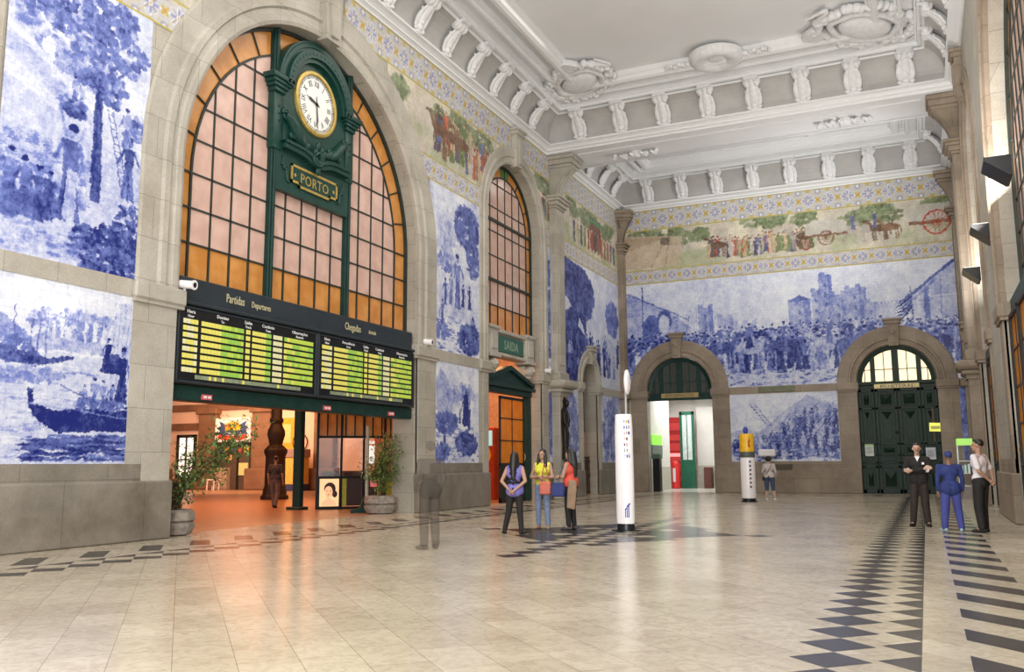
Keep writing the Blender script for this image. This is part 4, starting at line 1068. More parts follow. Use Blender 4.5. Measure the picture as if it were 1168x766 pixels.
# lower left: river with boats
c = Cv(10.0, 13.2, 1.56, 4.97, 66, .06)
c.shade(1.2, .10, 3)
c.T[(c.Z < 3.6)] += .10
c.poly([(10, 4.35), (10.4, 4.15), (10.9, 3.85), (10.9, 3.7), (10, 3.7)], .45, .8); c.poly([(10.7, 3.75), (11.4, 4.1), (12, 4.4), (12.6, 4.45), (13.2, 4.2), (13.2, 3.65), (11, 3.65)], .34, .75)
c.foliage(11.9, 4.2, 1.1, .25, .2, .6, 110, 8, .09)
for i in range(34): x = 11.3+rg.random()*1.7; c.poly([(x, 3.9), (x+.1, 3.9), (x+.1, 4.05+rg.random()*.3), (x, 4.05+rg.random()*.3)], rg.choice((.02, .1, .5)), .7)
c.poly([(10, 3.45), (11.0, 3.3), (11.8, 3.5), (11.85, 3.58), (11.3, 3.5), (10.6, 3.6), (10, 3.62)], .75); c.foliage(10.6, 3.6, .55, .22, .4, .8, 60, 12, .08)
for x in (10.55, 10.9, 11.05, 11.2): c.line((x, 3.5), (x+.02, 4.4), .025, .6)
for i in range(90): x, z = rg.uniform(10, 13.2), rg.uniform(1.6, 3.4); c.ell(x, z, rg.uniform(.1, .4), .018, rg.choice((.02, .3, .4)), .6)
c.foliage(10.8, 3.15, .9, .12, .3, .5, 60, 3, .09)
c.poly([(12.55, 3.0), (12.65, 4.1), (12.8, 4.75), (13.2, 4.8), (13.2, 3.0)], .16, .9)
for i in range(5): c.line((12.7+.1*i, 3.0), (12.75+.12*i, 4.75), .02, .4, .8)
c.poly([(12.45, 3.35), (12.9, 3.3), (12.9, 3.75), (12.5, 3.7)], .8)
c.poly([(10.88, 2.95), (11.0, 2.92), (11.05, 2.62), (11.6, 2.5), (13.2, 2.62), (13.2, 2.2), (11.6, 2.12), (11.15, 2.3), (10.95, 2.6)], .86)
c.line((10.95, 2.62), (13.2, 2.45), .03, .3, .8); c.line((11.6, 2.52), (13.2, 2.66), .04, 1.0)
for i in range(22): c.line((11.2+.09*i, 2.2), (11.16+.09*i, 2.48), .02, 1.0, .5)
for i in range(170): x, z = rg.uniform(11.0, 13.2), 1.6+.5*rg.random(); c.ell(x, z, rg.uniform(.08, .3), .025, rg.uniform(.5, .95), .8)
for x, z, hh, tt in ((12.35, 2.55, .7, .5), (12.1, 2.55, .5, .6), (12.55, 2.6, .6, .45), (12.75, 2.6, .55, .6), (12.98, 2.75, 1.15, .75), (12.6, 3.35, .7, .8)): c.fig(x, z, hh, tt, int(x*77))
c.foliage(12.5, 2.68, .6, .12, .3, .8, 60, 31, .06); c.line((11.6, 3.0), (12.3, 2.75), .03, .7)
c.finish('tile_mural', WL, .012, 'blue and white tile mural of boats on a river, lower left', keep=KL)

# tall pier panel
def wild(c, seed, clusters, figs, base=.0):
    c.shade(.8, .30, seed); c.shade(.25, .12, seed+1)
    for q in clusters: c.foliage(*q)
    for q in figs: c.fig(*q)
    rg = random.Random(seed)
    for i in range(int(30*(c.s1-c.s0))): x, z = rg.uniform(c.s0, c.s1), rg.uniform(c.z0, c.z0+1.2); c.ell(x, z, rg.uniform(.05, .25), .03, rg.uniform(.3, .8), .6)
c = Cv(25.3, 29.1, 5.34, 11.12, 40, .06)
wild(c, 21, [(28.0, 10.0, .9, .8, .5, .85, 240, 1, .13), (28.5, 8.9, .5, .7, .4, .8, 120, 2, .12), (26.6, 9.3, .5, .6, .15, .35, 70, 3, .16), (28.2, 5.9, .9, .5, .5, .95, 230, 4, .12), (26.2, 6.0, .5, .3, .3, .6, 60, 5, .1), (26.5, 8.4, .7, .35, .2, .5, 60, 8, .12)],
     [(27.3, 6.9, 2.0, .6, 3), (26.8, 7.0, 1.1, .5, 4), (27.7, 7.0, .9, .75, 5), (28.2, 7.0, .9, .8, 6), (26.2, 6.2, .9, .6, 7), (26.4, 6.9, 1.0, .65, 8), (28.5, 5.5, 1.3, .85, 9), (27.8, 5.4, 1.0, .9, 11)])
c.finish('tile_mural', WL, .012, 'tall blue tile mural of figures under trees, right of the big arch', keep=KL)
c = Cv(25.5, 28.95, 1.56, 4.97, 42, .08)
wild(c, 31, [(26.5, 2.9, .8, .35, .4, .8, 120, 1, .12), (28.0, 2.2, .8, .4, .5, .95, 180, 2, .12), (26.2, 1.9, .6, .3, .4, .8, 90, 3, .1), (27.6, 3.9, 1.0, .35, .2, .4, 80, 6, .14)],
     [(27.8, 2.9, 1.0, .85, 7), (28.2, 2.7, .9, .8, 8), (26.4, 2.2, .7, .8, 9)])
c.poly([(25.8, 4.3), (26.1, 4.75), (26.6, 4.4), (27.0, 3.6), (26.8, 3.1), (25.8, 3.3)], .40, .55); c.poly([(27.75, 2.8), (28.15, 2.8), (28.12, 3.8), (27.95, 4.2), (27.8, 3.8)], .8); c.poly([(27.4, 2.9), (27.55, 2.9), (27.5, 3.6)], .8)
c.finish('tile_mural', WL, .012, 'blue and white tile mural of a church tower, right of the flap boards', keep=KL)
for z0, z1, tx in ((5.5, 11.12, 'narrow upper strip'), (1.56, 4.97, 'narrow lower strip')):
    c = Cv(35.5, 36.05, z0, z1, 30, .15); wild(c, 41, [(35.8, (z0+z1)/2, .3, (z1-z0)*.4, .3, .8, 160, 1, .13)], [])
    c.finish('tile_mural', WL, .012, 'blue and white tile mural, %s beside the tall stone pilaster' % tx, keep=KL)
# far bay of the left wall
c = Cv(37.0, 45.8, 5.34, 11.12, 32, .10)
c.shade(1.0, .15, 50)
c.poly([(37, 5.3), (40.6, 5.3), (40.6, 8.6), (41.6, 9.4), (41.8, 10.1), (40.5, 10.9), (37.0, 11.12)], .78, .9)
c.foliage(39.5, 9.6, 2.2, 1.3, .6, .95, 420, 2, .2); c.foliage(38.8, 7.0, 1.9, 1.6, .6, 1.0, 420, 3, .2)
c.poly([(37.4, 8.4), (38.6, 8.8), (38.0, 9.2), (37.4, 9.1)], .1); c.poly([(39.4, 8.0), (40.4, 7.6), (40.1, 8.1), (39.6, 8.4)], .1); c.poly([(42.5, 8.2), (45.8, 7.5), (45.8, 7.9), (42.5, 8.5)], .05)
c.foliage(44.6, 9.0, 1.0, .9, .35, .7, 160, 7, .18)
for i in range(34): c.fig(rg.uniform(37.3, 45.5), rg.uniform(5.6, 6.8), rg.uniform(1.1, 1.6), rg.uniform(.5, .9), 500+i)
c.finish('tile_mural', WL, .012, 'deep blue tile mural of a night crowd above the narrow left archway', keep=KL)
for s0, s1, lab in ((37.0, 39.45, 'left'), (42.4, 45.8, 'right')):
    c = Cv(s0, s1, 1.56, 4.97, 32, .2); wild(c, 60+int(s0), [((s0+s1)/2, 3.2, 1.2, 1.5, .2, .7, 260, 1, .2)], [(s0+.6+.5*i, 2.2, 1.3, .6, i) for i in range(3)])
    c.finish('tile_mural', WL, .012, 'low blue and white tile mural, %s of the narrow left archway' % lab, keep=KL)

# far wall: great battle-and-procession mural
c = Cv(-14.7, 1.95, 5.34, 11.15, 34, .06)
c.shade(2.2, .10, 70)
c.T[(c.Z < 7.9)] += .06
# walls, gate and lances at left
c.poly([(-14.7, 8.0), (-10.9, 7.9), (-10.9, 8.6), (-12.4, 9.7), (-14.2, 10.7), (-14.7, 10.7)], .30, .75)
for i in range(26): z = 8.0+.1*i; c.line((-14.7, z), (-11.5-.06*i, z), .02, .42, .5)
c.line((-14.5, 10.7), (-11.0, 9.0), .08, .6); c.poly([(-13.5, 7.6), (-12.6, 7.6), (-12.6, 9.0), (-12.9, 9.4), (-13.2, 9.4), (-13.5, 9.0)], .6); c.ell(-12.35, 9.0, .42, .6, .62); c.ell(-12.35, 8.85, .3, .5, .12)
c.line((-13.55, 7.0), (-13.5, 11.0), .06, .7)
for i in range(20): x = -12+rg.random()*3; c.line((x, 7.6), (x+rg.uniform(-.2, .5), 9.1+rg.random()*.4), .03, .5, .7)
# towers
def tower(x0, x1, z1, v, z0=7.7):
    c.poly([(x0, z0), (x1, z0), (x1, z1), (x0, z1)], v, .85); n = max(2, int((x1-x0)/.22))
    for i in range(n):
        if i % 2 == 0: a = x0+(x1-x0)*i/n; c.poly([(a, z1), (a+(x1-x0)/n, z1), (a+(x1-x0)/n, z1+.16), (a, z1+.16)], v)
    c.poly([(x1-(x1-x0)*.3, z0), (x1, z0), (x1, z1), (x1-(x1-x0)*.3, z1)], v+.14, .7)
    for i in range(3): c.poly([((x0+x1)/2-.05, z1-.4-.5*i), ((x0+x1)/2+.05, z1-.4-.5*i), ((x0+x1)/2+.05, z1-.62-.5*i), ((x0+x1)/2-.05, z1-.62-.5*i)], .6, .8)
tower(-10.5, -9.7, 9.6, .32); tower(-9.5, -8.7, 9.0, .25); tower(-8.7, -7.5, 8.6, .2)
tower(-5.9, -4.8, 9.5, .34); tower(-4.75, -4.35, 10.0, .30); tower(-4.4, -3.75, 10.75, .36); tower(-3.9, -3.1, 9.7, .30); tower(-3.2, -2.2, 10.0, .34); tower(-2.3, -1.7, 9.2, .28)
c.poly([(-5.9, 9.5), (-5.3, 9.85), (-4.8, 9.55)], .5); c.poly([(-1.8, 7.7), (.6, 7.7), (.6, 9.0), (-1.8, 9.1)], .18, .8); c.ell(-.6, 8.5, .32, .5, .03)
for i in range(14): c.poly([(-1.75+.17*i, 9.05), (-1.66+.17*i, 9.05), (-1.66+.17*i, 9.2), (-1.75+.17*i, 9.2)], .25)
# house at right
c.poly([(.2, 7.7), (1.95, 7.7), (1.95, 10.9), (1.1, 10.4), (.2, 9.5)], .24, .9); c.line((-.35, 9.3), (1.95, 11.1), .16, .7); c.line((-.1, 9.2), (.9, 10.1), .2, .55, .6); c.poly([(.35, 7.7), (.6, 7.7), (.6, 9.7), (.35, 9.6)], .6, .7)
c.line((.6, 9.3), (1.95, 9.3), .07, .05); c.line((1.1, 7.8), (1.12, 10.2), .04, .5); c.line((1.0, 8.6), (1.9, 7.6), .05, .6)
# flag
c.line((-.15, 7.4), (-.2, 9.8), .05, .8)
for i in range(6): c.poly([(-.18, 9.5-.12*i), (-.6, 9.25-.17*i), (-.95, 8.95-.13*i), (-.6, 9.12-.17*i), (-.18, 9.38-.12*i)], .8 if i % 2 else .55)
# crowd rows
for row, (zb, hh, tlo, thi, n) in enumerate(((7.35, 1.0, .3, .6, 90), (6.95, 1.2, .3, .72, 80), (6.5, 1.45, .25, .85, 64), (6.05, 1.7, .2, .9, 46))):
    for i in range(n):
        x = -14.6+16.4*(i+rg.random()*.8)/n; t_ = rg.uniform(tlo, thi)+(.12 if x < -10.5 else 0)
        c.fig(x, zb+rg.uniform(-.12, .12), hh*rg.uniform(.85, 1.1), t_, row*1000+i)
for x, z, hh, d in ((-9.4, 6.3, 1.7, 1), (-7.9, 6.2, 1.8, 1), (-6.2, 6.3, 1.7, -1), (-4.0, 6.2, 1.8, -1), (-3.0, 6.3, 1.6, 1)): c.horse(x, z, hh, rg.choice((.25, .6, .7)), int(x*10), d); c.fig(x, z+hh*.6, hh*.75, rg.uniform(.3, .8), int(x*3))
for i in range(260): x, z = rg.uniform(-14.7, 1.95), rg.uniform(5.35, 6.15); c.ell(x, z, rg.uniform(.05, .2), rg.uniform(.02, .06), rg.uniform(.15, .7), .8)
c.shade(.12, .16, 73, 5.2, 8.6)
c.finish('tile_mural', WB, .012, 'wide blue and white tile mural of a procession before a castle, far wall', keep=KB)
# lower far wall: battle heap
c = Cv(-9.0, -3.78, 1.56, 4.97, 38, .05)
c.shade(1.2, .10, 80)
c.poly([(-9, 3.0), (-8.2, 3.2), (-7.6, 3.0), (-6.4, 4.0), (-5.2, 4.8), (-4.5, 4.5), (-3.78, 4.3), (-3.78, 1.7), (-9, 1.8)], .30, .7)
for i in range(150):
    x = rg.uniform(-8.9, -3.85); top = 2.6+max(0, (x+7.4))*.75 if x < -5.2 else 4.2; z = rg.uniform(1.65, max(1.9, top-.5)); c.fig(x, z, rg.uniform(.5, .85), rg.uniform(.35, .95), 7000+i)
for i in range(200): c.line((rg.uniform(-8.6, -3.9), rg.uniform(1.7, 3.6)), (rg.uniform(-8.6, -3.9), rg.uniform(1.7, 3.6)), .02, rg.choice((.05, .8)), .0)
for i in range(26):
    x = rg.uniform(-6.8, -4.0); z = rg.uniform(2.4, 3.8); a = rg.uniform(.5, 1.2); c.line((x, z), (x+a*.8, z+a), .035, rg.choice((.1, .75)), .8)
for o in (0, .22): c.line((-8.0+o, 4.4), (-7.2+o, 3.3), .03, .6)
for i in range(8): c.line((-7.95+.1*i, 4.25-.135*i), (-7.73+.1*i, 4.25-.135*i), .025, .6)
for i in range(130): c.ell(rg.uniform(-9, -3.8), rg.uniform(1.57, 2.2), rg.uniform(.05, .22), .04, rg.uniform(.1, .8), .75)
c.shade(.14, .16, 83, 1.4, 4.4)
c.finish('tile_mural', WB, .012, 'blue and white tile mural of a battle between the two far archways', keep=KB)
c = Cv(1.45, 1.95, 1.56, 4.97, 34, .5); c.shade(.2, .3, 5); c.finish('tile_mural', WB, .012, 'narrow blue tile mural strip right of the green double door')
c = Cv(26.0, 28.9, 1.56, 4.97, 20, .2); c.shade(.4, .4, 6)

# polychrome tile bands and the coloured frieze
def band(W, s0, s1, z0, z1, keep, label, ppm, per=.80):
    c = Cv(s0, s1, z0, z1, ppm, (.50, .49, .46), 3); h = z1-z0; zc = (z0+z1)/2
    X, Z = np.meshgrid(c.X, c.Z); u = ((X-s0)/per) % 1-.5; v = (Z-zc)/per
    def col(m, k, a=1.0):
        m = (np.clip(m, 0, 1)*a)[..., None]; c.T[:] = c.T*(1-m)+np.array(k)*m
    r = np.hypot(u, v); th = np.arctan2(v, u); star = .08+.26*np.abs(np.cos(4*th))**1.3
    blue, yel, wht, gn = (.19, .21, .44), (.50, .37, .06), (.70, .70, .70), (.30, .38, .12)
    col((.44-r)*20, (.50, .50, .54), .7); col((star+.06-r)*20, wht); col((star-r)*20, blue, .85); D_ = np.minimum(np.abs(np.abs(u)-np.abs(v)), 1); col((.035-D_)*40, yel, .75); col((.10-r)*25, wht); col((.055-r)*30, yel)
    u2 = np.abs(u)-.5; r2 = np.hypot(u2, v); th2 = np.arctan2(v, u2); st2 = .08+.13*np.abs(np.sin(2*th2))**1.2
    col((st2-r2)*22, yel, .95); col((.07-r2)*22, (.55, .2, .1), .8)
    for sv in (-1, 1):
        r3 = np.hypot(u2, v-sv*.46); col((.17-r3)*20, blue, .7); col((.10-r3)*20, wht); r4 = np.hypot(u, v-sv*.5); col((.13-r4)*20, yel, .8)
    e = np.abs(v)*per; col((e-(h/2-.06))*60, yel, .9); col((e-(h/2-.03))*60, gn, .6)
    return c.finish('tile_border', W, .013, label, keep=keep, cat='tile border')
for a_, b_, q_ in ((9.0, 18.7, 'left of the big arch keystone'), (20.25, 31.9, 'between the two arch keystones'), (32.7, 36.0, 'beside the tall pilaster')):
    band(WL, a_, b_, 14.12, 15.3, KL, 'patterned tile border directly under the left cornice, '+q_, 24, .95)
for a_, b_, q_ in ((9.6, 14.9, 'left of the big arch'), (24.0, 29.4, 'on the pier between the arches'), (35.2, 36.0, 'beside the tall pilaster')):
    band(WL, a_, b_, 11.1, 11.9, KL, 'narrow patterned tile border on the left wall, '+q_, 30)
band(WL, 37.0, 45.8, 14.12, 15.3, KL, 'patterned tile border under the cornice in the far bay of the left wall', 22, .95)
band(WL, 37.0, 45.8, 11.1, 11.9, KL, 'patterned tile border under the coloured frieze in the far bay of the left wall', 24)
band(WB, -14.6, 1.95, 14.12, 15.3, KB, 'patterned blue and yellow tile border along the top of the far wall', 26, .95)
band(WB, -14.6, 1.95, 11.15, 11.95, KB, 'patterned tile border on the far wall between the frieze and the blue mural', 26)

def frieze(W, s0, s1, z0, z1, ppm, seed, keep, label, n):
    c = Cv(s0, s1, z0, z1, ppm, (.66, .60, .50), 3); h = z1-z0; rg = random.Random(seed)
    nz = vnoise(c.nx, c.nz, 1.6*ppm, 4, seed)[..., None]
    n2 = vnoise(c.nx, c.nz, .5*ppm, 4, seed+3)[..., None]; c.T = c.T*(.72+.5*n2)+np.array((.0, .012, -.03))*np.clip((n2-.5)*8, 0, 1)
    g = np.clip((z0+h*.45-c.Z)/(h*.1), 0, 1)[:, None, None]*np.clip((nz-.42)*6, 0, 1); c.T = c.T*(1-g*.6)+np.array((.34, .40, .22))*g*.6
    for i in range(n): c.foliage(rg.uniform(s0, s1), z0+h*rg.uniform(.68, .95), rg.uniform(.4, 1.1), .36, .45, 1.25, 90, seed+i, .13)
    return c, rg, h
def cart(c, x, z, hh, r_=.33, wheel=(.50, .06, .03)):
    c.poly([(x-.9*hh, z+.4*hh), (x+.9*hh, z+.4*hh), (x+.85*hh, z+.95*hh), (x+.5*hh, z+1.12*hh), (x-.5*hh, z+1.12*hh), (x-.85*hh, z+.95*hh)], (.55, .52, .46)); c.poly([(x-.9*hh, z+.38*hh), (x+.9*hh, z+.38*hh), (x+.9*hh, z+.5*hh), (x-.9*hh, z+.5*hh)], (.25, .15, .1))
    R = r_*hh
    for k in range(14): a = 2*PI*k/14; c.line((x, z+R), (x+R*math.cos(a), z+R+R*math.sin(a)), .035, wheel)
    for k in range(24): a, b = 2*PI*k/24, 2*PI*(k+1)/24; c.line((x+R*math.cos(a), z+R+R*math.sin(a)), (x+R*math.cos(b), z+R+R*math.sin(b)), .09, wheel)
COLS = [(.12, .10, .15), (.45, .12, .08), (.15, .18, .32), (.50, .40, .25), (.28, .18, .12), (.55, .50, .45), (.20, .25, .12)]
c, rg, h = frieze(WB, -14.6, 1.95, 11.95, 14.12, 34, 90, KB, '', 14)
c.poly([(-14.6, 12.0), (-11.4, 12.0), (-11.2, 13.6), (-14.6, 13.9)], (.58, .46, .34), .8); c.poly([(-14.6, 12.9), (-12.2, 13.6), (-14.6, 13.8)], (.42, .30, .20), .6)
c.line((-13.0, 12.0), (-12.2, 13.4), .04, (.3, .22, .15)); c.line((-12.2, 12.0), (-11.95, 13.4), .04, (.3, .22, .15)); c.poly([(-12.4, 13.2), (-11.9, 13.2), (-11.9, 13.6), (-12.4, 13.6)], (.22, .17, .14)); c.line((-11.2, 12.9), (-11.2, 14), .04, (.3, .25, .2))
for i in range(46): c.fig(-9.8+.115*i+rg.uniform(-.06, .06), 12.2+rg.uniform(-.12, .15), rg.uniform(.85, 1.15), .5, i+9000, rg.choice(COLS))
for x, dd in ((-9.3, -1), (-5.2, -1), (-4.9, 1), (-2.8, -1), (-1.9, -1), (-1.4, -1), (-.9, -1)): c.horse(x, 12.25, 1.0, .5, int(x*9), dd, rg.choice([(.16, .10, .07), (.25, .15, .09), (.45, .40, .35)]))
cart(c, -3.9, 12.3, 1.15, .3, (.25, .15, .1)); cart(c, 1.15, 12.3, 1.35, .42)
for x in (-2.6, -1.6): c.fig(x, 12.9, .9, .5, int(x*50), (.15, .16, .28))
c.finish('tile_frieze', WB, .013, 'coloured tile frieze of carts, horses and country people along the far wall', keep=KB, cat='tile frieze')
for a_, b_, q_ in ((8.6, 16.2, 'left of the big arch'), (22.6, 31.2, 'on the pier between the arches'), (33.4, 36.0, 'beside the tall pilaster')):
    c, rg, h = frieze(WL, a_, b_, 11.9, 14.12, 30, 95, KL, '', int((b_-a_)*.9))
    for i in range(30): c.fig(25.6+.15*i+rg.uniform(-.1, .1), 12.1+rg.uniform(-.1, .2)+.4*(i % 3 == 0), rg.uniform(1.0, 1.4), .5, i+9500, rg.choice(COLS))
    for x in (25.9, 26.8, 27.6): c.horse(x, 12.3, 1.2, .5, 3, -1, (.2, .12, .08))
    for i in range(6): c.fig(35.2+.13*i, 12.2, 1.2, .5, i+9700, rg.choice(COLS))
    c.finish('tile_frieze', WL, .013, 'coloured tile frieze high on the left wall, '+q_, keep=KL, cat='tile frieze')
c, rg, h = frieze(WL, 37.0, 45.8, 11.9, 14.12, 24, 97, KL, '', 10)
c.poly([(41.4, 12.2), (43.0, 12.2), (43.0, 13.9), (41.4, 13.9)], (.22, .12, .10)); c.poly([(41.4, 13.6), (43.2, 13.6), (43.2, 13.8), (41.4, 13.8)], (.12, .3, .15))
for i in range(14): c.fig(38.6+.5*i, 12.1, 1.2, .5, i+9800, rg.choice(COLS))
c.finish('tile_frieze', WL, .013, 'coloured tile frieze with a market stall in the far bay of the left wall', keep=KL, cat='tile frieze')

# ------------------------------------------------------------ far wall doors
def fanlight(A, d, z0, mat_bar, panes, root, hub=False):
    c, r, zs = A; W = WB; R = r-.02
    mb = MB(); mb.arch(W, c, R, zs, zs, [(-.22, d-.05), (-.22, d+.05), (-.05, d+.09), (0, d+.09), (0, d-.05)], seg=30, full=True)
    for x in (-.58*r, 0, .58*r): z = zs+math.sqrt((R-.1)**2-x*x); w_ = .15 if x == 0 else .11; mb.box(W, c+x-w_, c+x+w_, z0+.1, z, d-.04, d+.06, ch=.01)
    mb.box(W, c-R, c+R, z0, z0+.16, d-.05, d+.1, ch=.02); mb.build('fanlight_frame', mat_bar, root)
    mb = MB()
    for x in (-.79, -.29, .29, .79): zz = zs+math.sqrt(max(0, (R-.1)**2-(x*r)**2)); mb.box(W, c+x*r-.018, c+x*r+.018, z0+.1, zz, d-.02, d+.03)
    mb.box(W, c-R+.05, c+R-.05, z0+.72, z0+.755, d-.02, d+.03); mb.build('glazing_bars', mat_bar, root)
    mb = MB(); arc = [(c+(R-.08)*math.cos(PI*i/24), zs+(R-.08)*math.sin(PI*i/24)) for i in range(25)]
    mb.prism(W, arc+[(c-R+.08, z0+.1), (c+R-.08, z0+.1)], d-.03, d-.015); mb.build('fanlight_panes', panes, root)
r1 = sroot('door_1', Vector(WB(B1[0], 0, -.3)))
fanlight(B1, -.3, 5.02, M['green'], P((.06, .07, .06), .15), r1)
t = thing('information_sign', 'narrow gilt sign lettered INFORMAÇÕES over the open archway to the white office', 'sign', WB(B1[0], 5.0, -.2))
mb = MB(); mb.box(WB, B1[0]-1.0, B1[0]+1.0, 4.93, 5.17, -.25, -.17, ch=.01); mb.build('board', P((.45, .33, .12), .4), t); text('INFORMAÇÕES', WB, B1[0], 4.985, -.165, .20, M['letter_dark'], 'lettering', t, sx=1.1, align='CENTER')
mb = MB(); mb.box(WB, B1[0]-1.75, B1[0]+1.75, 4.80, 5.03, -.38, -.2, ch=.02); mb.build('lintel', M['green'], r1)

r2 = sroot('door_2', Vector(WB(B2[0], 0, -.3)))
fanlight(B2, -.3, 5.2, M['green_door'], E((1.0, .82, .52), 1.15), r2)
mb = MB(); mb.box(WB, B2[0]-1.77, B2[0]+1.77, 0, 5.3, -.42, -.385); mb.build('backing', M['green_door'], r2)
mb = MB(); mb.box(WB, B2[0]-1.9, B2[0]+1.9, 0, 7.2, -.75, -.7); mb.build('rear_wall', M['stone_far'], r2)
c0 = B2[0]; L0, L1 = c0-1.76, c0+1.76
t = thing('double_door', 'tall dark green panelled double door closed in the right-hand archway of the far wall', 'door', WB(c0, 0, -.3))
edges = [L0, L0+.70, c0, c0+1.06, L1]; edges = [L0, c0-1.02, c0, c0+1.02, L1]
for k in range(4):
    a, b = edges[k]+.02, edges[k+1]-.02; lf = MB(); W = WB; f = .13
    lf.box(W, a, b, 0.02, 5.0, -.36, -.30)
    for z_, y_ in ((.02, .2), (1.2, 1.32), (1.42, 1.5), (1.78, 1.86), (2.3, 2.4), (4.0, 4.12), (4.86, 5.0)): lf.box(W, a, b, z_, y_, -.31, -.25, ch=.012)
    lf.box(W, a, a+f, .02, 5, -.31, -.25, ch=.012); lf.box(W, b-f, b, .02, 5, -.31, -.25, ch=.012)
    leaf = lf.build('door_leaf', M['green_door'], t)
    pn = MB()
    for z0, z1, kind in ((.28, 1.14, 'p'), (1.52, 1.76, 'b'), (1.88, 2.26, 'p'), (2.48, 3.95, 'q'), (4.18, 4.8, 'p')):
        m_ = (a+b)/2; e = f+.05; x0, x1 = a+e, b-e
        pn.box(W, x0, x1, z0, z1, -.30, -.275, ch=.008)
        if kind == 'p': pn.add([W(x0+.06, z0+.06, -.275), W(x1-.06, z0+.06, -.275), W(x1-.06, z1-.06, -.275), W(x0+.06, z1-.06, -.275), W(m_, (z0+z1)/2, -.16)], [(0, 1, 4), (1, 2, 4), (2, 3, 4), (3, 0, 4)])
        elif kind == 'q': pn.box(W, x0+.12, x1-.12, z0+.1, z1-.4, -.28, -.25, ch=.01); pn.add([W(x0+.06, z1-.06, -.275), W(x1-.06, z1-.06, -.275), W(m_, z1-.42, -.25), W(m_, z1-.12, -.17)], [(0, 1, 3), (1, 2, 3), (2, 0, 3)])
        else: pn.box(W, x0+.05, x1-.05, z0+.05, z1-.05, -.28, -.25, ch=.01)
    pn.build('raised_panels', M['green_door'], leaf)
mb = MB(); mb.ell((c0-.12, 2.9, -.22), .07, .07, .06, 10, 6, W=WB); mb.build('knob', M['iron'], t)
t = thing('ticket_office_sign', 'narrow gilt sign lettered BILHETEIRAS above the green double door', 'sign', WB(c0, 5.0, -.2))
mb = MB(); mb.box(WB, c0-1.0, c0+1.0, 5.005, 5.22, -.19, -.14, ch=.01); mb.build('board', P((.75, .60, .25), .4), t); text('BILHETEIRAS', WB, c0, 5.035, -.137, .21, M['letter_dark'], 'lettering', t, sx=1.2, align='CENTER')
def paper(lab, x0, x1, z0, z1, col, head=None, tilt=0, em=0):
    t = thing('notice', lab, 'notice', WB((x0+x1)/2, z0, -.24)); mb = MB(); cx, cz = (x0+x1)/2, (z0+z1)/2; w_, h_ = (x1-x0)/2, (z1-z0)/2
    q = [(cx+a*w_*math.cos(tilt)-b*h_*math.sin(tilt), cz+a*w_*math.sin(tilt)+b*h_*math.cos(tilt)) for a, b in ((-1, -1), (1, -1), (1, 1), (-1, 1))]
    mb.prism(WB, q, -.155, -.145); mb.build('sheet', E(col, em) if em else P(col, .6), t)
    if head: mb = MB(); mb.box(WB, x0, x1, z1-.06, z1, -.145, -.142); mb.build('header_strip', P(head, .5), t)
    mb = MB()
    for i in range(5): zz = z1-.16-i*(z1-z0-.25)/5; mb.box(WB, x0+.06, x1-.06-.04*(i % 2), zz-.012, zz+.012, -.145, -.141)
    mb.build('printed_lines', P((.25, .25, .27) if not em else (.5, .5, .2), .6), t)
paper('white notice sheet taped to the left leaf of the green double door', -2.66, -2.27, 1.78, 2.35, (.62, .68, .62), (.35, .55, .15))
paper('white notice sheet on the green double door behind the guard in black', .0, .42, 1.6, 2.16, (.60, .64, .70))
paper('bright yellow sheet hanging high on the right leaf of the green double door', .22, .76, 2.9, 3.3, (.85, .85, .12), None, -.04, .75)
t = tag(MB().box(WB, .36, .46, 2.42, 4.0, -.25, -.235).build('paint_scar', P((.13, .07, .04), .7)), 'vertical brown strip on the right leaf of the green door behind the yellow sheet', 'strip')
mb = MB(); mb.box(WB, -7.55, -5.75, 5.02, 5.30, .03, .07, ch=.02); tag(mb.build('nameplate', noisy('verdigris', (.16, .17, .10), (.10, .11, .07), 8, .5, .3)), 'long greenish metal plate between the two murals of the far wall', 'plate')
mb = MB(); mb.box(WB, -6.85, -6.05, 1.12, 1.42, .02, .13, ch=.02)
for i in range(6): mb.box(WB, -6.8, -6.1, 1.16+.04*i, 1.175+.04*i, .12, .14)
tag(mb.build('vent_grille', P((.10, .085, .06), .6)), 'small dark vent grille in the plinth under the battle mural', 'vent')
# ------------------------------------------------------------ office beyond the open archway
mb = MB(); mb.box(WF, -16.2, -16.0, 46.9, 55, 0, 5.6); mb.box(WF, -16.2, -6.8, 55, 55.2, 0, 5.6, 0); mb.box(WF, -7.0, -6.8, 46.9, 55, 0, 5.6); mb.box(WF, -16.2, -6.8, 46.9, 55.2, 5.6, 5.8)
mb.box(WF, -13.75, -13.6, 46.92, 51.5, 1.3, 5.6); mb.box(WF, -13.78, -13.57, 46.92, 51.5, 0, 1.3, 1)
mb.box(WF, -12.7, -9.8, 54.6, 54.7, 1.35, 4.9, 0); mb.box(WF, -12.75, -9.8, 54.58, 55, 0, 1.35, 1)
mb.box(WF, -11.3, -11.1, 53.9, 54.62, 0, 5.2, 2)
struct('wall_office', mb, [M['room_white'], P((.62, .60, .52), .6), P((.50, .47, .40), .6)])
t = thing('green_panel_sign', 'bright green lit panel on the white wall inside the office archway', 'sign', (-13.55, 47.5, 2.4))
mb = MB(); mb.box(WF, -13.6, -13.42, 47.2, 49.2, 2.5, 3.05, ch=.02); mb.build('green_band', E((.25, .75, .05), .8), t); mb = MB(); mb.box(WF, -13.6, -13.40, 47.2, 49.2, 2.0, 2.5, ch=.02); mb.build('photo_strip', P((.18, .22, .2), .4), t)
t = thing('red_poster_stand', 'red lit display behind the green door leaf in the office', 'display', (-13.2, 54.3, 0))
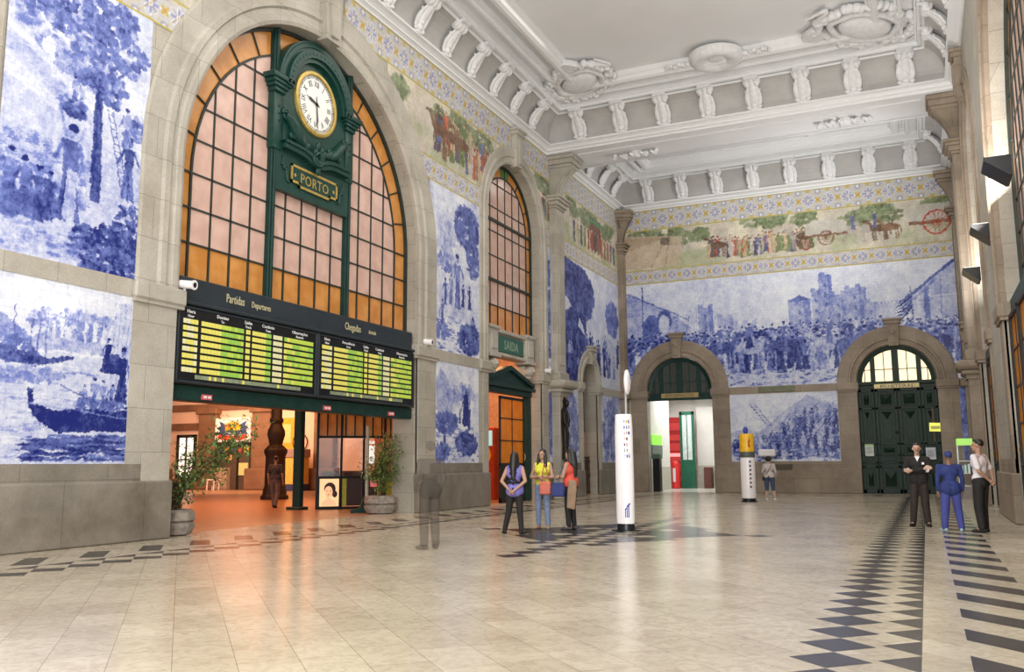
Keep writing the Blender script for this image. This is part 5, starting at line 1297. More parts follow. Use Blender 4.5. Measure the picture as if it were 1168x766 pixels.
mb = MB(); mb.box(WF, -14.6, -12.9, 54.2, 54.5, .0, 4.3, ch=.02); mb.build('backboard', P((.55, .03, .03), .4), t)
mb = MB()
for i in range(6): mb.box(WF, -14.5, -13.0, 54.15, 54.2, .4+.62*i, .75+.62*i+.1*(i % 2), 0, ch=.01)
mb.build('poster_blocks', E((.5, .04, .04), .5), t)
mb = MB(); mb.box(WF, -14.3, -13.0, 54.1, 54.2, 1.9, 2.1); mb.build('light_strip', E((.9, .3, .3), 1.2), t)
t = thing('red_cylinder', 'upright red cylinder standing inside the office archway', 'cylinder', (-13.9, 53.2, 0))
mb = MB(); mb.lathe((-13.75, 53.2, 0), [(.22, 0), (.27, .05), (.27, 1.45), (.2, 1.6), (.1, 1.65), (0, 1.65)], 18); mb.build('body', P((.75, .03, .03), .3), t, smooth=40)
mb = MB(); mb.box(WF, -13.83, -13.67, 52.9, 52.94, .4, 1.2); mb.build('label', M['letter_white'], t)
WOF = lambda s, z, d: (s, 53.6-d, z)
t = thing('green_office_door', 'bright green half-glazed door leaf standing open inside the office', 'door', WOF(-13.0, 0, 0))
mb = MB(); a, b = -13.5, -12.6
for q in ((a, b, 0, 1.7), (a, a+.16, 1.7, 4.6), (b-.16, b, 1.7, 4.6), (a, b, 4.4, 4.6)): mb.box(WOF, *q, 0, .08, ch=.01)
mb.box(WOF, a+.2, b-.2, .3, 1.4, .06, .11, ch=.02); mb.build('frame', M['green_leaf_door'], t)
mb = MB(); mb.box(WOF, a+.15, b-.15, 1.7, 4.4, .03, .04); mb.build('pane', P((.75, .85, .85), .2), t)
mb = MB(); mb.box(WOF, (a+b)/2-.02, (a+b)/2+.02, 1.7, 4.4, .03, .08); mb.build('muntin', M['green_leaf_door'], t)
t = thing('office_counter', 'pale counter with a dark brown front at the back of the office', 'counter', (-11.5, 53.8, 0))
mb = MB(); mb.box(WF, -12.2, -11.75, 53.9, 54.5, 0, 1.25, ch=.02); mb.build('front_panel', P((.14, .04, .03), .5), t); mb = MB(); mb.box(WF, -11.0, -9.9, 53.5, 54.5, 0, 1.3, ch=.02); mb.build('front_panel', P((.14, .04, .03), .5), t); mb = MB(); mb.box(WF, -11.05, -9.85, 53.4, 54.5, 1.3, 1.9, ch=.02); mb.build('glass_case', P((.45, .47, .42), .2), t)
t = thing('dark_bin', 'slim black bin stand just inside the left jamb of the office archway', 'bin', (-13.1, 47.3, 0))
mb = MB(); mb.box(WF, -13.38, -13.0, 47.0, 47.5, 0, 1.75, ch=.03); mb.build('body', M['black'], t); mb = MB(); mb.box(WF, -13.42, -12.96, 46.96, 47.54, 1.75, 2.0, ch=.04); mb.build('lid', P((.05, .12, .08), .4), t)
t = tag(MB().box(WF, -11.6, -10.6, 50.5, 51.2, 5.5, 5.58, ch=.01).build('ceiling_lamp', E((1, 1, .95), 2.5)), 'flat white lamp on the office ceiling beyond the archway', 'lamp')

# ------------------------------------------------------------ concourse beyond the big arch
WC = lambda s, z, d: (s, 45.5-d, z)
mb = MB(); mb.box(WC, -60, -15.6, 0, 9, -.4, 0, 0)
for a, b, z0, z1 in ((-60, -15.7, 5.15, 5.6), (-60, -15.7, 8.6, 9)): mb.box(WC, a, b, z0, z1, 0, .18, 1, ch=.04)
for x in (-43.0, -38.5, -33.6, -28.4):
    mb.box(WC, x-.75, x+.75, 0, 5.2, 0, .4, 1, ch=.05); mb.box(WC, x-1.0, x+1.0, 0, 1.35, 0, .7, 1, ch=.06); mb.box(WC, x-.9, x+.9, 4.9, 5.3, 0, .55, 1, ch=.05)
mb.box(WC, -48.0, -46.2, 0, 1.35, 0, .1, 1); mb.box(WC, -47.6, -44.0, 3.9, 4.35, 0, .2, 1)
mb.box(WF, -60, -59.7, 10, 45.5, 0, 9, 0)
struct('wall_concourse', mb, [M['pink_wall'], M['brown_stone']])
struct('roof_concourse', MB().box(WF, -60, -15.6, 8, 46, 9, 9.2), P((.35, .22, .16), .8))
t = thing('lit_doorway', 'bright white lit doorway in the concourse facade behind the left potted plant', 'doorway', WC(-45.0, 0, .1))
mb = MB(); mb.box(WC, -45.7, -44.3, .75, 3.4, .02, .06); mb.build('bright_pane', E((1, .97, .9), 1.3), t)
mb = MB()
for q in ((-45.85, -45.65, .0, 3.6), (-44.35, -44.15, 0, 3.6), (-45.85, -44.15, 3.4, 3.6), (-45.05, -44.95, .75, 3.4), (-45.7, -44.3, 1.9, 1.98), (-45.7, -44.3, 0, .75)): mb.box(WC, *q, .02, .14)
mb.build('frame', M['iron'], t)
t = thing('shop_sign', 'white shop signboard with an orange sun and a red ribbon', 'sign', WC(-40.6, 3.1, .5))
mb = MB(); mb.box(WC, -42.15, -39.25, 3.05, 4.6, .4, .52, ch=.02); mb.build('board', E((.95, .85, .8), .35), t)
mb = MB(); mb.prism(WC, [(-40.65+.75*math.cos(PI*i/20), 3.75+.62*math.sin(PI*i/20)) for i in range(21)], .52, .54); mb.build('sun', P((.95, .62, .04), .5), t)
for sg in (-1, 1):
    mb = MB(); mb.prism(WC, [(-40.65+sg*a, z) for a, z in ((.7, 3.55), (1.3, 3.5), (1.05, 3.8), (1.3, 3.95), (1.0, 4.1), (1.15, 4.4), (.75, 4.25), (.62, 3.9))], .53, .55); mb.build('palm', P((.05, .10, .35), .5), t)
mb = MB(); mb.prism(WC, [(-41.95, 3.3), (-41.75, 3.55), (-41.0, 3.45), (-40.3, 3.45), (-39.55, 3.55), (-39.35, 3.3), (-40.0, 3.15), (-41.3, 3.15)], .54, .56); mb.build('ribbon', P((.75, .06, .03), .5), t)
text('M', WC, -41.35, 3.85, .56, .55, P((.4, .15, .02), .5), 'lettering', t); text('ini', WC, -40.95, 3.85, .56, .34, P((.4, .15, .02), .5), 'lettering', t)
mb = MB(); mb.box(WC, -41.3, -40.0, 3.5, 3.78, .55, .57, ch=.0); mb.build('name_band', P((.08, .10, .45), .5), t); text('Mercado', WC, -40.65, 3.55, .575, .26, P((.7, .7, .8), .5), 'lettering', t, align='CENTER'); text('Café Snack', WC, -40.65, 3.22, .565, .17, P((.95, .8, .3), .5), 'lettering', t, align='CENTER')
t = thing('snack_shop', 'dark glazed shop under the sun signboard, with a lit cake case', 'shop', WC(-40.6, 0, .3))
mb = MB(); mb.box(WC, -42.25, -39.2, 0, 3.0, .02, .25); mb.build('interior', P((.10, .07, .06), .5), t)
mb = MB(); mb.box(WC, -42.2, -41.0, 0, 1.4, .25, .6, ch=.03); mb.build('counter', P((.48, .36, .30), .5), t)
mb = MB()
for q in ((-42.25, -42.1, 0, 3), (-39.35, -39.2, 0, 3), (-42.25, -39.2, 2.85, 3.0), (-40.4, -40.3, 0, 2.9)): mb.box(WC, *q, .25, .36)
mb.build('frame', M['iron'], t)
mb = MB(); mb.box(WC, -41.4, -40.9, 1.9, 2.3, .26, .3); mb.build('poster', E((.9, .4, .1), .5), t); mb = MB(); mb.box(WC, -40.25, -39.5, .9, 1.7, .26, .34, ch=.02); mb.build('case', E((.5, .5, .2), .35), t)
for k in range(5): mb = MB(); mb.box(WC, -42.0+.55*k, -41.65+.55*k, 2.35, 2.7, .3, .36); mb.build('shelf_goods', P(random.choice([(.6, .5, .1), (.1, .2, .4), (.5, .1, .1)]), .5), t)
t = thing('stool', 'small white plastic stool in front of the shop', 'stool', (-41.2, 44.0, 0))
mb = MB(); mb.box(WF, -41.55, -40.85, 43.7, 44.3, .62, .70, ch=.02); mb.build('seat', M['plastic_white'], t)
for a in (-41.5, -40.95):
    for b in (43.75, 44.2): mb = MB(); mb.cap((a+.03, b+.03, .63), (a, b, 0), .05, .04, n=8); mb.build('leg', M['plastic_white'], t)
t = thing('yellow_poster', 'tall yellow poster on the pink concourse wall behind the iron column', 'poster', WC(-36.9, 2.3, .1))
mb = MB(); mb.box(WC, -37.85, -35.9, 2.2, 4.5, .02, .08, ch=.02); mb.build('sheet', P((.85, .45, .03), .5), t); mb = MB(); mb.box(WC, -37.4, -36.3, 2.9, 4.1, .08, .10); mb.build('picture', P((.9, .7, .3), .5), t)
t = thing('yellow_kiosk', 'low yellow and blue vending counter beside the iron column', 'kiosk', (-34.9, 44.2, 0))
mb = MB(); mb.box(WF, -36.4, -34.2, 43.6, 44.6, .4, 2.0, ch=.04); mb.build('cabinet', P((.85, .60, .12), .5), t); mb = MB(); mb.box(WF, -36.4, -34.2, 43.6, 44.6, 0, .4, ch=.02); mb.build('base', P((.04, .05, .2), .5), t); mb = MB(); mb.box(WF, -36.45, -34.15, 43.55, 44.65, 2.0, 2.5, ch=.03); mb.build('glass_top', P((.4, .3, .3), .2), t)
for x, z, lab in ((-35.6, 2.95, 'thin black ring on the pink concourse wall, left of the dark green post'), (-33.4, 2.95, 'thin black ring on the pink concourse wall, right of the dark green post')):
    mb = MB(); mb.tube([WC(x+.55*math.cos(2*PI*i/28), z+.55*math.sin(2*PI*i/28), .08) for i in range(29)], .035, 6); tag(mb.build('wall_ring', M['iron']), lab, 'ring')
# cast-iron column
t = thing('iron_column', 'thick dark cast-iron column with a moulded pedestal in the concourse', 'column', (-26.9, 32.6, 0))
mb = MB(); mb.lathe((-26.9, 32.6, 0), [(.62, 0), (.62, .14), (.54, .22), (.52, .4), (.49, .5), (.46, .6), (.44, 1.9), (.47, 1.98), (.52, 2.1), (.52, 2.22), (.40, 2.35)], 8); mb.build('pedestal', M['iron'], t, smooth=25)
mb = MB(); mb.lathe((-26.9, 32.6, 0), [(.40, 2.35), (.29, 2.45), (.32, 2.6), (.40, 2.9), (.38, 3.1), (.28, 3.3), (.25, 3.4), (.31, 3.5), (.31, 3.6), (.24, 3.7), (.23, 9.0)], 24); mb.build('shaft', M['iron'], t, smooth=35)
t = thing('green_post', 'square dark green steel post left of the glazed waiting booth', 'post', (-19.75, 25.5, 0))
mb = MB(); mb.box(WF, -20.0, -19.68, 25.15, 25.4, .1, 4.2, ch=.03); mb.build('shaft', M['green'], t); mb = MB(); mb.box(WF, -20.15, -19.55, 25.02, 25.5, 0, .1, ch=.02); mb.build('foot_plate', M['green'], t)
mb = MB(); mb.box(WF, -16.1, -15.7, 26.7, 27.1, 0, 4.2, ch=.02); tag(mb.build('dark_post', M['iron']), 'dark square post behind the right potted plant', 'post')

# glazed waiting booth, set at an angle
A_, B_ = Vector((-19.25, 25.55, 0)), Vector((-17.15, 27.5, 0)); U_ = (B_-A_).normalized(); L_ = (B_-A_).length; N_ = Vector((U_.y, -U_.x, 0))
WK = lambda s, z, d: tuple(A_+U_*s+N_*d+Vector((0, 0, z)))
t = thing('waiting_booth', 'glazed booth with amber upper panes and lime lower panels under the boards', 'booth', tuple(A_))
mb = MB()
xs = [0, .82, 1.6, 2.35, L_]
for x in xs: mb.box(WK, x-.04, x+.04, 0, 3.6, -.05, .05)
for z in (.0, 1.05, 2.45, 3.55): mb.box(WK, 0, L_, z, z+.08, -.05, .05)
for i in range(1, 9): x = L_*i/9; mb.box(WK, x-.02, x+.02, 2.5, 3.6, -.04, .04)
mb.box(WK, 0, L_, 3.55, 3.65, -2.4, 0); mb.build('frame', M['black'], t)
mb = MB(); mb.box(WK, .04, L_-.04, 2.53, 3.55, -.02, -.01); mb.build('amber_panes', M['amber'], t)
mb = MB(); mb.box(WK, .04, L_-.04, 1.12, 2.45, -.02, -.01); mb.build('clear_panes', M['glass'], t)
for a, b in ((.86, 1.02), (2.4, L_-.05), (2.1, 2.3)): mb = MB(); mb.box(WK, a, b, .1, 1.04, -.03, -.01); mb.build('lime_panel', P((.50, .52, .03), .4), t)
mb = MB(); mb.box(WK, .9, 2.35, .1, 1.04, -.06, -.04); mb.build('dark_panel', P((.05, .03, .03), .3), t)
mb = MB(); mb.box(WK, 1.85, 2.15, .75, .98, .0, .02); mb.build('pink_notice', E((.85, .2, .2), .5), t)
mb = MB(); mb.box(WK, 1.8, 2.05, 1.55, 2.2, -.4, -.38); mb.box(WK, 1.8, 2.05, 2.27, 2.36, -.4, -.38); mb.build('lit_screen', E((1, .95, .85), 1.2), t)
mb = MB(); mb.box(WK, 2.5, 3.1, 1.5, 2.35, -.3, -.28); mb.build('poster', P((.8, .55, .45), .5), t); mb = MB(); mb.box(WK, 2.5, 3.1, 1.62, 1.7, -.27, -.26); mb.ell((2.8, 2.0, -.27), .2, .22, .01, 12, 8, W=WK); mb.build('poster_mark', P((.5, .1, .05), .5), t)
mb = MB(); mb.box(WK, .3, 3.0, .5, 1.3, -1.9, -1.5, ch=.05); mb.build('seats', P((.07, .03, .03), .6), t)
t = thing('portrait_poster', 'framed backlit poster of a dark-haired woman, at the foot of the glazed booth', 'poster', WK(.4, 0, .1))
mb = MB(); mb.box(WK, .02, .80, .04, 1.1, .06, .12, ch=.01); mb.build('frame', M['black'], t); mb = MB(); mb.box(WK, .08, .74, .1, 1.04, .11, .125); sh = mb.build('lit_sheet', E((1, .72, .38), .75), t)
mb = MB(); mb.ell((.43, .70, .13), .20, .22, .015, 16, 10, W=WK); mb.ell((.60, .52, .13), .09, .12, .012, 12, 8, W=WK); mb.build('printed_hair', P((.05, .02, .02), .5), sh)
mb = MB(); mb.ell((.39, .60, .14), .14, .20, .015, 16, 10, W=WK); mb.prism(WK, [(.16, .12), (.68, .12), (.60, .3), (.46, .36), (.44, .46), (.32, .46), (.30, .34), (.16, .26)], .13, .14); mb.build('printed_face', E((1, .62, .35), .6), sh)
mb = MB(); mb.ell((.33, .63, .157), .03, .012, .005, 8, 5, W=WK); mb.ell((.45, .63, .157), .03, .012, .005, 8, 5, W=WK); mb.ell((.38, .50, .157), .035, .014, .005, 8, 5, W=WK); mb.build('printed_features', P((.2, .04, .03), .5), sh)
# sign stand
t = thing('barrier_post', 'slim pale post on a dark green triangular foot', 'post', (-16.35, 24.3, 0))
mb = MB(); mb.cap((-16.35, 24.3, .3), (-16.35, 24.3, 2.75), .055, n=10); mb.build('tube', P((.42, .42, .33), .4), t)
mb = MB(); mb.prism(lambda s, z, d: (-16.35+.4*s, 24.3+s*.75, z) if False else (-16.35+.55*s+d, 24.3+.55*s-d, z), [(-.65, 0), (.65, 0), (.65, .09), (.28, .16), (.12, .5), (-.12, .5), (-.28, .16), (-.65, .09)], -.05, .05); mb.build('foot', M['green'], t)
mb = MB(); mb.box(WL, 25.15, 25.75, 2.35, 2.52, -.95, -.9); tag(mb.build('small_red_sign', E((.8, .1, .1), .4)), 'small red sign on the dark wall above the right potted plant', 'sign')

# potted plants
def plant(x, y, label, h, seed, lean):
    t = thing('potted_plant', label, 'potted plant', (x, y, 0), group='potted plants at the big opening')
    rg = random.Random(seed); mb = MB()
    mb.lathe((x, y, 0), [(.30, 0), (.42, .03), (.50, .18), (.50, .26), (.44, .29), (.50, .33), (.49, .50), (.42, .56), (.34, .56), (.33, .45), (0, .45)], 10); mb.build('planter', M['terracotta'], t, smooth=30)
    mb = MB(); tips = []
    for k in range(5):
        a = rg.uniform(0, 2*PI); p = Vector((x+.06*math.cos(a), y+.06*math.sin(a), .45)); pts = [p.copy()]; hh = h*rg.uniform(.7, 1.0)
        for i in range(1, 9): p = p+Vector((lean*.05*i*.6+rg.uniform(-.05, .05), lean*.02*i+rg.uniform(-.05, .05), (hh-.45)/8)); pts.append(p.copy())
        mb.tube(pts, [.022-.0018*i for i in range(9)], 6); tips += pts[2:]
        for q in pts[3:]:
            for _ in range(2):
                e = q+Vector((rg.uniform(-.42, .42), rg.uniform(-.42, .42), rg.uniform(0, .28))); mb.tube([q, (q+e)/2+Vector((0, 0, .05)), e], [.008, .006, .004], 4); tips.append(e)
    mb.build('stems', M['bark'], t)
    mb = MB()
    for q in tips:
        for _ in range(20):
            c = q+Vector((rg.gauss(0, .13), rg.gauss(0, .13), rg.gauss(0, .10))); d = Vector((rg.gauss(0, 1), rg.gauss(0, 1), rg.gauss(-.3, .6))).normalized(); s = d.cross(Vector((0, 0, 1))).normalized(); n = d.cross(s)
            L = rg.uniform(.08, .16); mb.add([c, c+d*L*.5+s*L*.22+n*.01, c+d*L, c+d*L*.5-s*L*.22+n*.01], [(0, 1, 2), (0, 2, 3)])
    mb.build('foliage', M['leaf'], t); return t
plant(-15.25, 15.05, 'tall leafy plant in a stone planter at the left jamb of the opening', 2.5, 3, 1.0)
plant(-15.62, 23.98, 'bushy plant in a pale stone planter beside the glazed booth', 2.2, 8, .1)
# white rubbish drum near the left plant
t = thing('street_bin', 'dark slim bin standing behind the left potted plant', 'bin', (-17.6, 17.4, 0))
mb = MB(); mb.lathe((-17.6, 17.4, 0), [(.18, 0), (.2, .04), (.2, 1.05), (0, 1.05)], 14); mb.build('body', M['iron'], t, smooth=40); mb = MB(); mb.lathe((-17.6, 17.4, 1.05), [(.22, 0), (.22, .06), (.1, .14), (0, .15)], 14); mb.build('lid', M['iron'], t, smooth=40)

# ------------------------------------------------------------ hall furniture
t = thing('information_totem', 'tall white curved information pillar with small pictograms, beside the three women', 'information pillar', (-6.26, 19.68, 0))
def tprism(z0, z1, sc, n=24):
    return [(-6.26+.205*sc*math.cos(2*PI*i/n), 19.68+.10*sc*math.sin(2*PI*i/n)) for i in range(n)]
mb = MB(); mb.lathe((-6.26, 19.68, 0), [(0, .16), (.205, .16), (.212, .3), (.215, 1.2), (.21, 2.3), (.195, 2.58), (.185, 2.62), (0, 2.62)], 28, sy=.62); mb.build('body', M['plastic_white'], t, smooth=40)
mb = MB(); mb.lathe((-6.26, 19.68, 0), [(0, 0), (.34, 0), (.34, .02), (.20, .03), (.195, .16), (0, .16)], 24, sy=.7); mb.build('base', M['black'], t, smooth=30)
WT = lambda s, z, d: (-6.26+s, 19.68-.62*math.sqrt(max(.0004, .213**2-s*s))-d, z)
rg = random.Random(4)
cols = [(.05, .10, .35), (.03, .03, .04), (.6, .05, .05), (.65, .4, .03), (.1, .1, .3), (.03, .03, .03)]
for r_ in range(7):
    for k, x in enumerate((.055, .105, .150)):
        if rg.random() < .18 and r_ > 1: continue
        z = 2.45-r_*.13; mb = MB(); w_ = .016
        if (r_+k) % 3 == 0: mb.prism(WT, [(x-w_, z), (x, z+.035), (x+w_, z), (x+w_*.3, z), (x+w_*.3, z-.04), (x-w_*.3, z-.04), (x-w_*.3, z)], -.004, .006)
        elif (r_+k) % 3 == 1: mb.box(WT, x-w_, x+w_, z-.035, z+.03, -.004, .006)
        else: mb.box(WT, x-w_*.6, x+w_*.6, z-.04, z+.012, -.004, .006); mb.ell((x, z+.028, 0), w_*.6, .014, .006, 8, 5, W=WT)
        mb.build('pictogram', P(rg.choice(cols), .4), t)
mb = MB()
for x, h_ in ((-.0, .20), (.035, .26), (.07, .30)): mb.box(WT, x+.03, x+.05, .30, .30+h_, -.004, .006); mb.prism(WT, [(x+.03, .30+h_), (x+.07, .32+h_), (x+.075, .29+h_), (x+.05, .27+h_)], -.004, .006)
mb.build('blue_logo', P((.02, .05, .35), .4), t)
t = thing('oval_sign', 'thin oval sign on a slim post rising behind the white information pillar', 'sign', (-6.45, 20.4, 0))
mb = MB(); mb.cap((-6.42, 20.4, 0), (-6.42, 20.4, 3.7), .028, n=8); mb.cap((-6.42, 20.4, 0), (-6.42, 20.4, .03), .14, n=16); mb.build('post', P((.5, .5, .5), .4, .3), t)
mb = MB(); mb.ell((-6.36, 20.36, 3.42), .075, .16, .30, 20, 14); mb.build('oval_plate', M['plastic_white'], t, smooth=60)
t = thing('information_column', 'white cylindrical information column with a yellow top section, next to the woman in grey', 'information column', (-6.35, 35.7, 0))
mb = MB(); mb.lathe((-6.35, 35.7, 0), [(.27, .14), (.28, .2), (.28, 1.68), (.27, 1.7)], 24); mb.build('shaft', M['plastic_white'], t, smooth=40)
mb = MB(); mb.lathe((-6.35, 35.7, 0), [(.31, 0), (.31, .04), (.26, .06), (.26, .14)], 24); mb.build('base', M['black'], t, smooth=30)
mb = MB(); mb.lathe((-6.35, 35.7, 0), [(.28, 1.70), (.285, 1.71), (.285, 1.92), (.27, 1.92)], 24); mb.build('dark_collar', P((.10, .12, .11), .4), t, smooth=30)
mb = MB(); mb.lathe((-6.35, 35.7, 0), [(.27, 1.92), (.28, 1.93), (.28, 2.58), (.26, 2.62), (0, 2.62)], 24); mb.build('yellow_top', P((.90, .52, .02), .35), t, smooth=40)
mb = MB(); mb.ell((-6.37, 35.62, 2.74), .10, .10, .16, 12, 8); mb.build('blue_cap', P((.03, .05, .35), .4), t)
WI = lambda s, z, d: (-6.35+s, 35.7-math.sqrt(max(.001, .281**2-s*s))-d, z)
for k in range(7): mb = MB(); mb.box(WI, .10, .17, 1.50-.16*k, 1.58-.16*k, -.004, .008); mb.build('pictogram', P((.12, .12, .14), .5), t)
mb = MB(); mb.prism(WI, [(.10, 2.10), (.17, 2.10), (.14, 2.3), (.19, 2.3), (.12, 2.5), (.13, 2.35), (.09, 2.35)], -.004, .008); mb.build('arrow_mark', P((.5, .1, .02), .5), t)
t = thing('hand_dryer_box', 'small white rounded cabinet on the plinth behind the woman in grey', 'cabinet', (-7.2, 45.9, 0))
mb = MB(); mb.box(WB, -7.62, -6.78, 1.80, 2.16, .14, .5, ch=.06); mb.build('case', M['plastic_white'], t); mb = MB(); mb.box(WB, -7.35, -7.05, .0, 1.80, .14, .22, ch=.02); mb.build('support', P((.35, .33, .3), .5), t)

# display kiosk against the far right
t = thing('display_case', 'small glass display case with a green lit top at far right', 'display case', (1.45, 41.0, 0))
mb = MB(); mb.box(WF, 1.15, 1.8, 40.8, 41.6, 0, .5, ch=.02); mb.build('base', P((.25, .22, .2), .5), t)
mb = MB()
for z in (.5, 1.0, 1.5): mb.box(WF, 1.17, 1.78, 40.82, 41.58, z, z+.03)
for a in (1.16, 1.76):
    for b in (40.82, 41.55): mb.box(WF, a, a+.03, b, b+.03, .5, 2.15)
mb.build('frame', P((.6, .62, .6), .3, .4), t)
mb = MB(); mb.box(WF, 1.18, 1.77, 40.83, 40.84, .5, 2.15); mb.box(WF, 1.17, 1.175, 40.83, 41.57, .5, 2.15); mb.build('glazing', M['glass'], t)
mb = MB(); mb.box(WF, 1.15, 1.8, 40.8, 41.6, 2.15, 2.42, ch=.02); mb.build('green_top', E((.4, .8, .15), .6), t)
for k in range(4): mb = MB(); mb.box(WF, 1.25+.13*k, 1.33+.13*k, 41.0, 41.2, 1.03, 1.32+.04*k, ch=.01); mb.build('exhibit', E((.6, .8, .75), .35), t)

# right wall: amber doors, their frames and the uplighters
for (s0, s1, z1, lab) in ((33.0, 34.85, 4.85, 'narrow amber glazed door beyond the man in the white shirt'), (29.8, 31.9, 4.85, 'amber glazed door leaf, nearer leaf of the far right-hand doorway'), (22.4, 24.5, 5.0, 'large amber glazed door at the right edge of the picture'), (20.1, 22.3, 5.0, 'second amber glazed door in the near right-hand archway')):
    glazed_leaf('amber_door', lab, WR, s0, s1, z1, -.22 if s0 > 28 else -.15, 1.5, 4, M['amber_door'], .14)
for c_, r_, y0 in ((A2[0], A2[1], 0), (A1[0], A1[1], 0)):
    mb = MB(); zt = 4.9 if r_ < 3 else 5.05
    mb.box(WR, c_-r_, c_+r_, zt, zt+.35, -.6, -.15, ch=.03)
    for x in (c_-r_, c_+r_-.16, c_-.08): mb.box(WR, x, x+.16, 0, zt, -.6, -.15, ch=.02)
    trim(mb, M['green'])
for i, (y, lab) in enumerate(((20.3, 'black wedge-shaped uplighter on the near archway at the right edge of the picture'), (26.0, 'black wedge-shaped uplighter high on the right wall pier'), (31.8, 'black wedge-shaped uplighter beside the tall far window of the right wall'))):
    t = thing('uplighter', lab, 'wall lamp', WR(y, 7.4, .1))
    Wd = lambda s, z, d, y=y: WR(y+s, z, d)
    mb = MB(); mb.prism(lambda a, z, q: WR(y+q, z, a), [(.0, 7.2), (.06, 7.2), (.50, 7.55), (.50, 7.62), (0, 7.62)], -.45, .45); mb.build('housing', M['black'], t)
    mb = MB(); mb.box(WR, y-.4, y+.4, 7.62, 7.64, .08, .46); mb.build('lens', E((1, .93, .8), 2.0), t)

# ------------------------------------------------------------ people
def blob(name, parts, mat, parent, voxel=.011, smooth_it=4):
    """one continuous skin grown from overlapping limbs: each part is (p0, r0, p1, r1) or ('e', centre, rx, ry, rz)"""
    mb = MB()
    for p in parts:
        if p[0] == 'e': mb.ell(p[1], p[2], p[3], p[4], 14, 10)
        else:
            a, ra, b, rb = p; mb.cap(a, b, ra, rb, n=12)
            mb.ell(a, ra, ra, ra, 12, 8); mb.ell(b, rb, rb, rb, 12, 8)
    me = bpy.data.meshes.new(name); me.from_pydata(mb.v, [], mb.f)
    bm = bmesh.new(); bm.from_mesh(me); bmesh.ops.recalc_face_normals(bm, faces=bm.faces); bm.to_mesh(me); bm.free()
    o = bpy.data.objects.new(name, me); COL.objects.link(o)
    r = o.modifiers.new('r', 'REMESH'); r.mode = 'VOXEL'; r.voxel_size = voxel
    s = o.modifiers.new('s', 'SMOOTH'); s.iterations = smooth_it; s.factor = .5
    dg = bpy.context.evaluated_depsgraph_get(); dg.update()
    m2 = bpy.data.meshes.new_from_object(o.evaluated_get(dg)); bpy.data.objects.remove(o); bpy.data.meshes.remove(me)
    m2.name = name; m2.materials.clear(); m2.materials.append(mat); m2.polygons.foreach_set('use_smooth', [True]*len(m2.polygons))
    m2.polygons.foreach_set('material_index', [0]*len(m2.polygons))
    o = bpy.data.objects.new(name, m2); COL.objects.link(o); o.parent = parent
    return o
V3 = Vector
def lerp(a, b, t): return tuple(V3(a)*(1-t)+V3(b)*t)
SKIN = noisy('skin', (.42, .25, .17), (.38, .22, .15), 6, .55); SKIN2 = noisy('skin_fair', (.55, .36, .27), (.5, .32, .24), 6, .55); SKIN3 = noisy('skin_dark', (.25, .14, .09), (.22, .12, .08), 6, .55)
HAIR = noisy('black_hair', (.012, .010, .009), (.006, .005, .005), 30, .45); HAIRG = noisy('dark_hair', (.04, .03, .025), (.02, .016, .014), 30, .5)
def ghost(color, alpha):
    m, nt, b = nmat('faint_cloth', .8, 0, color); b.inputs['Alpha'].default_value = alpha; return m
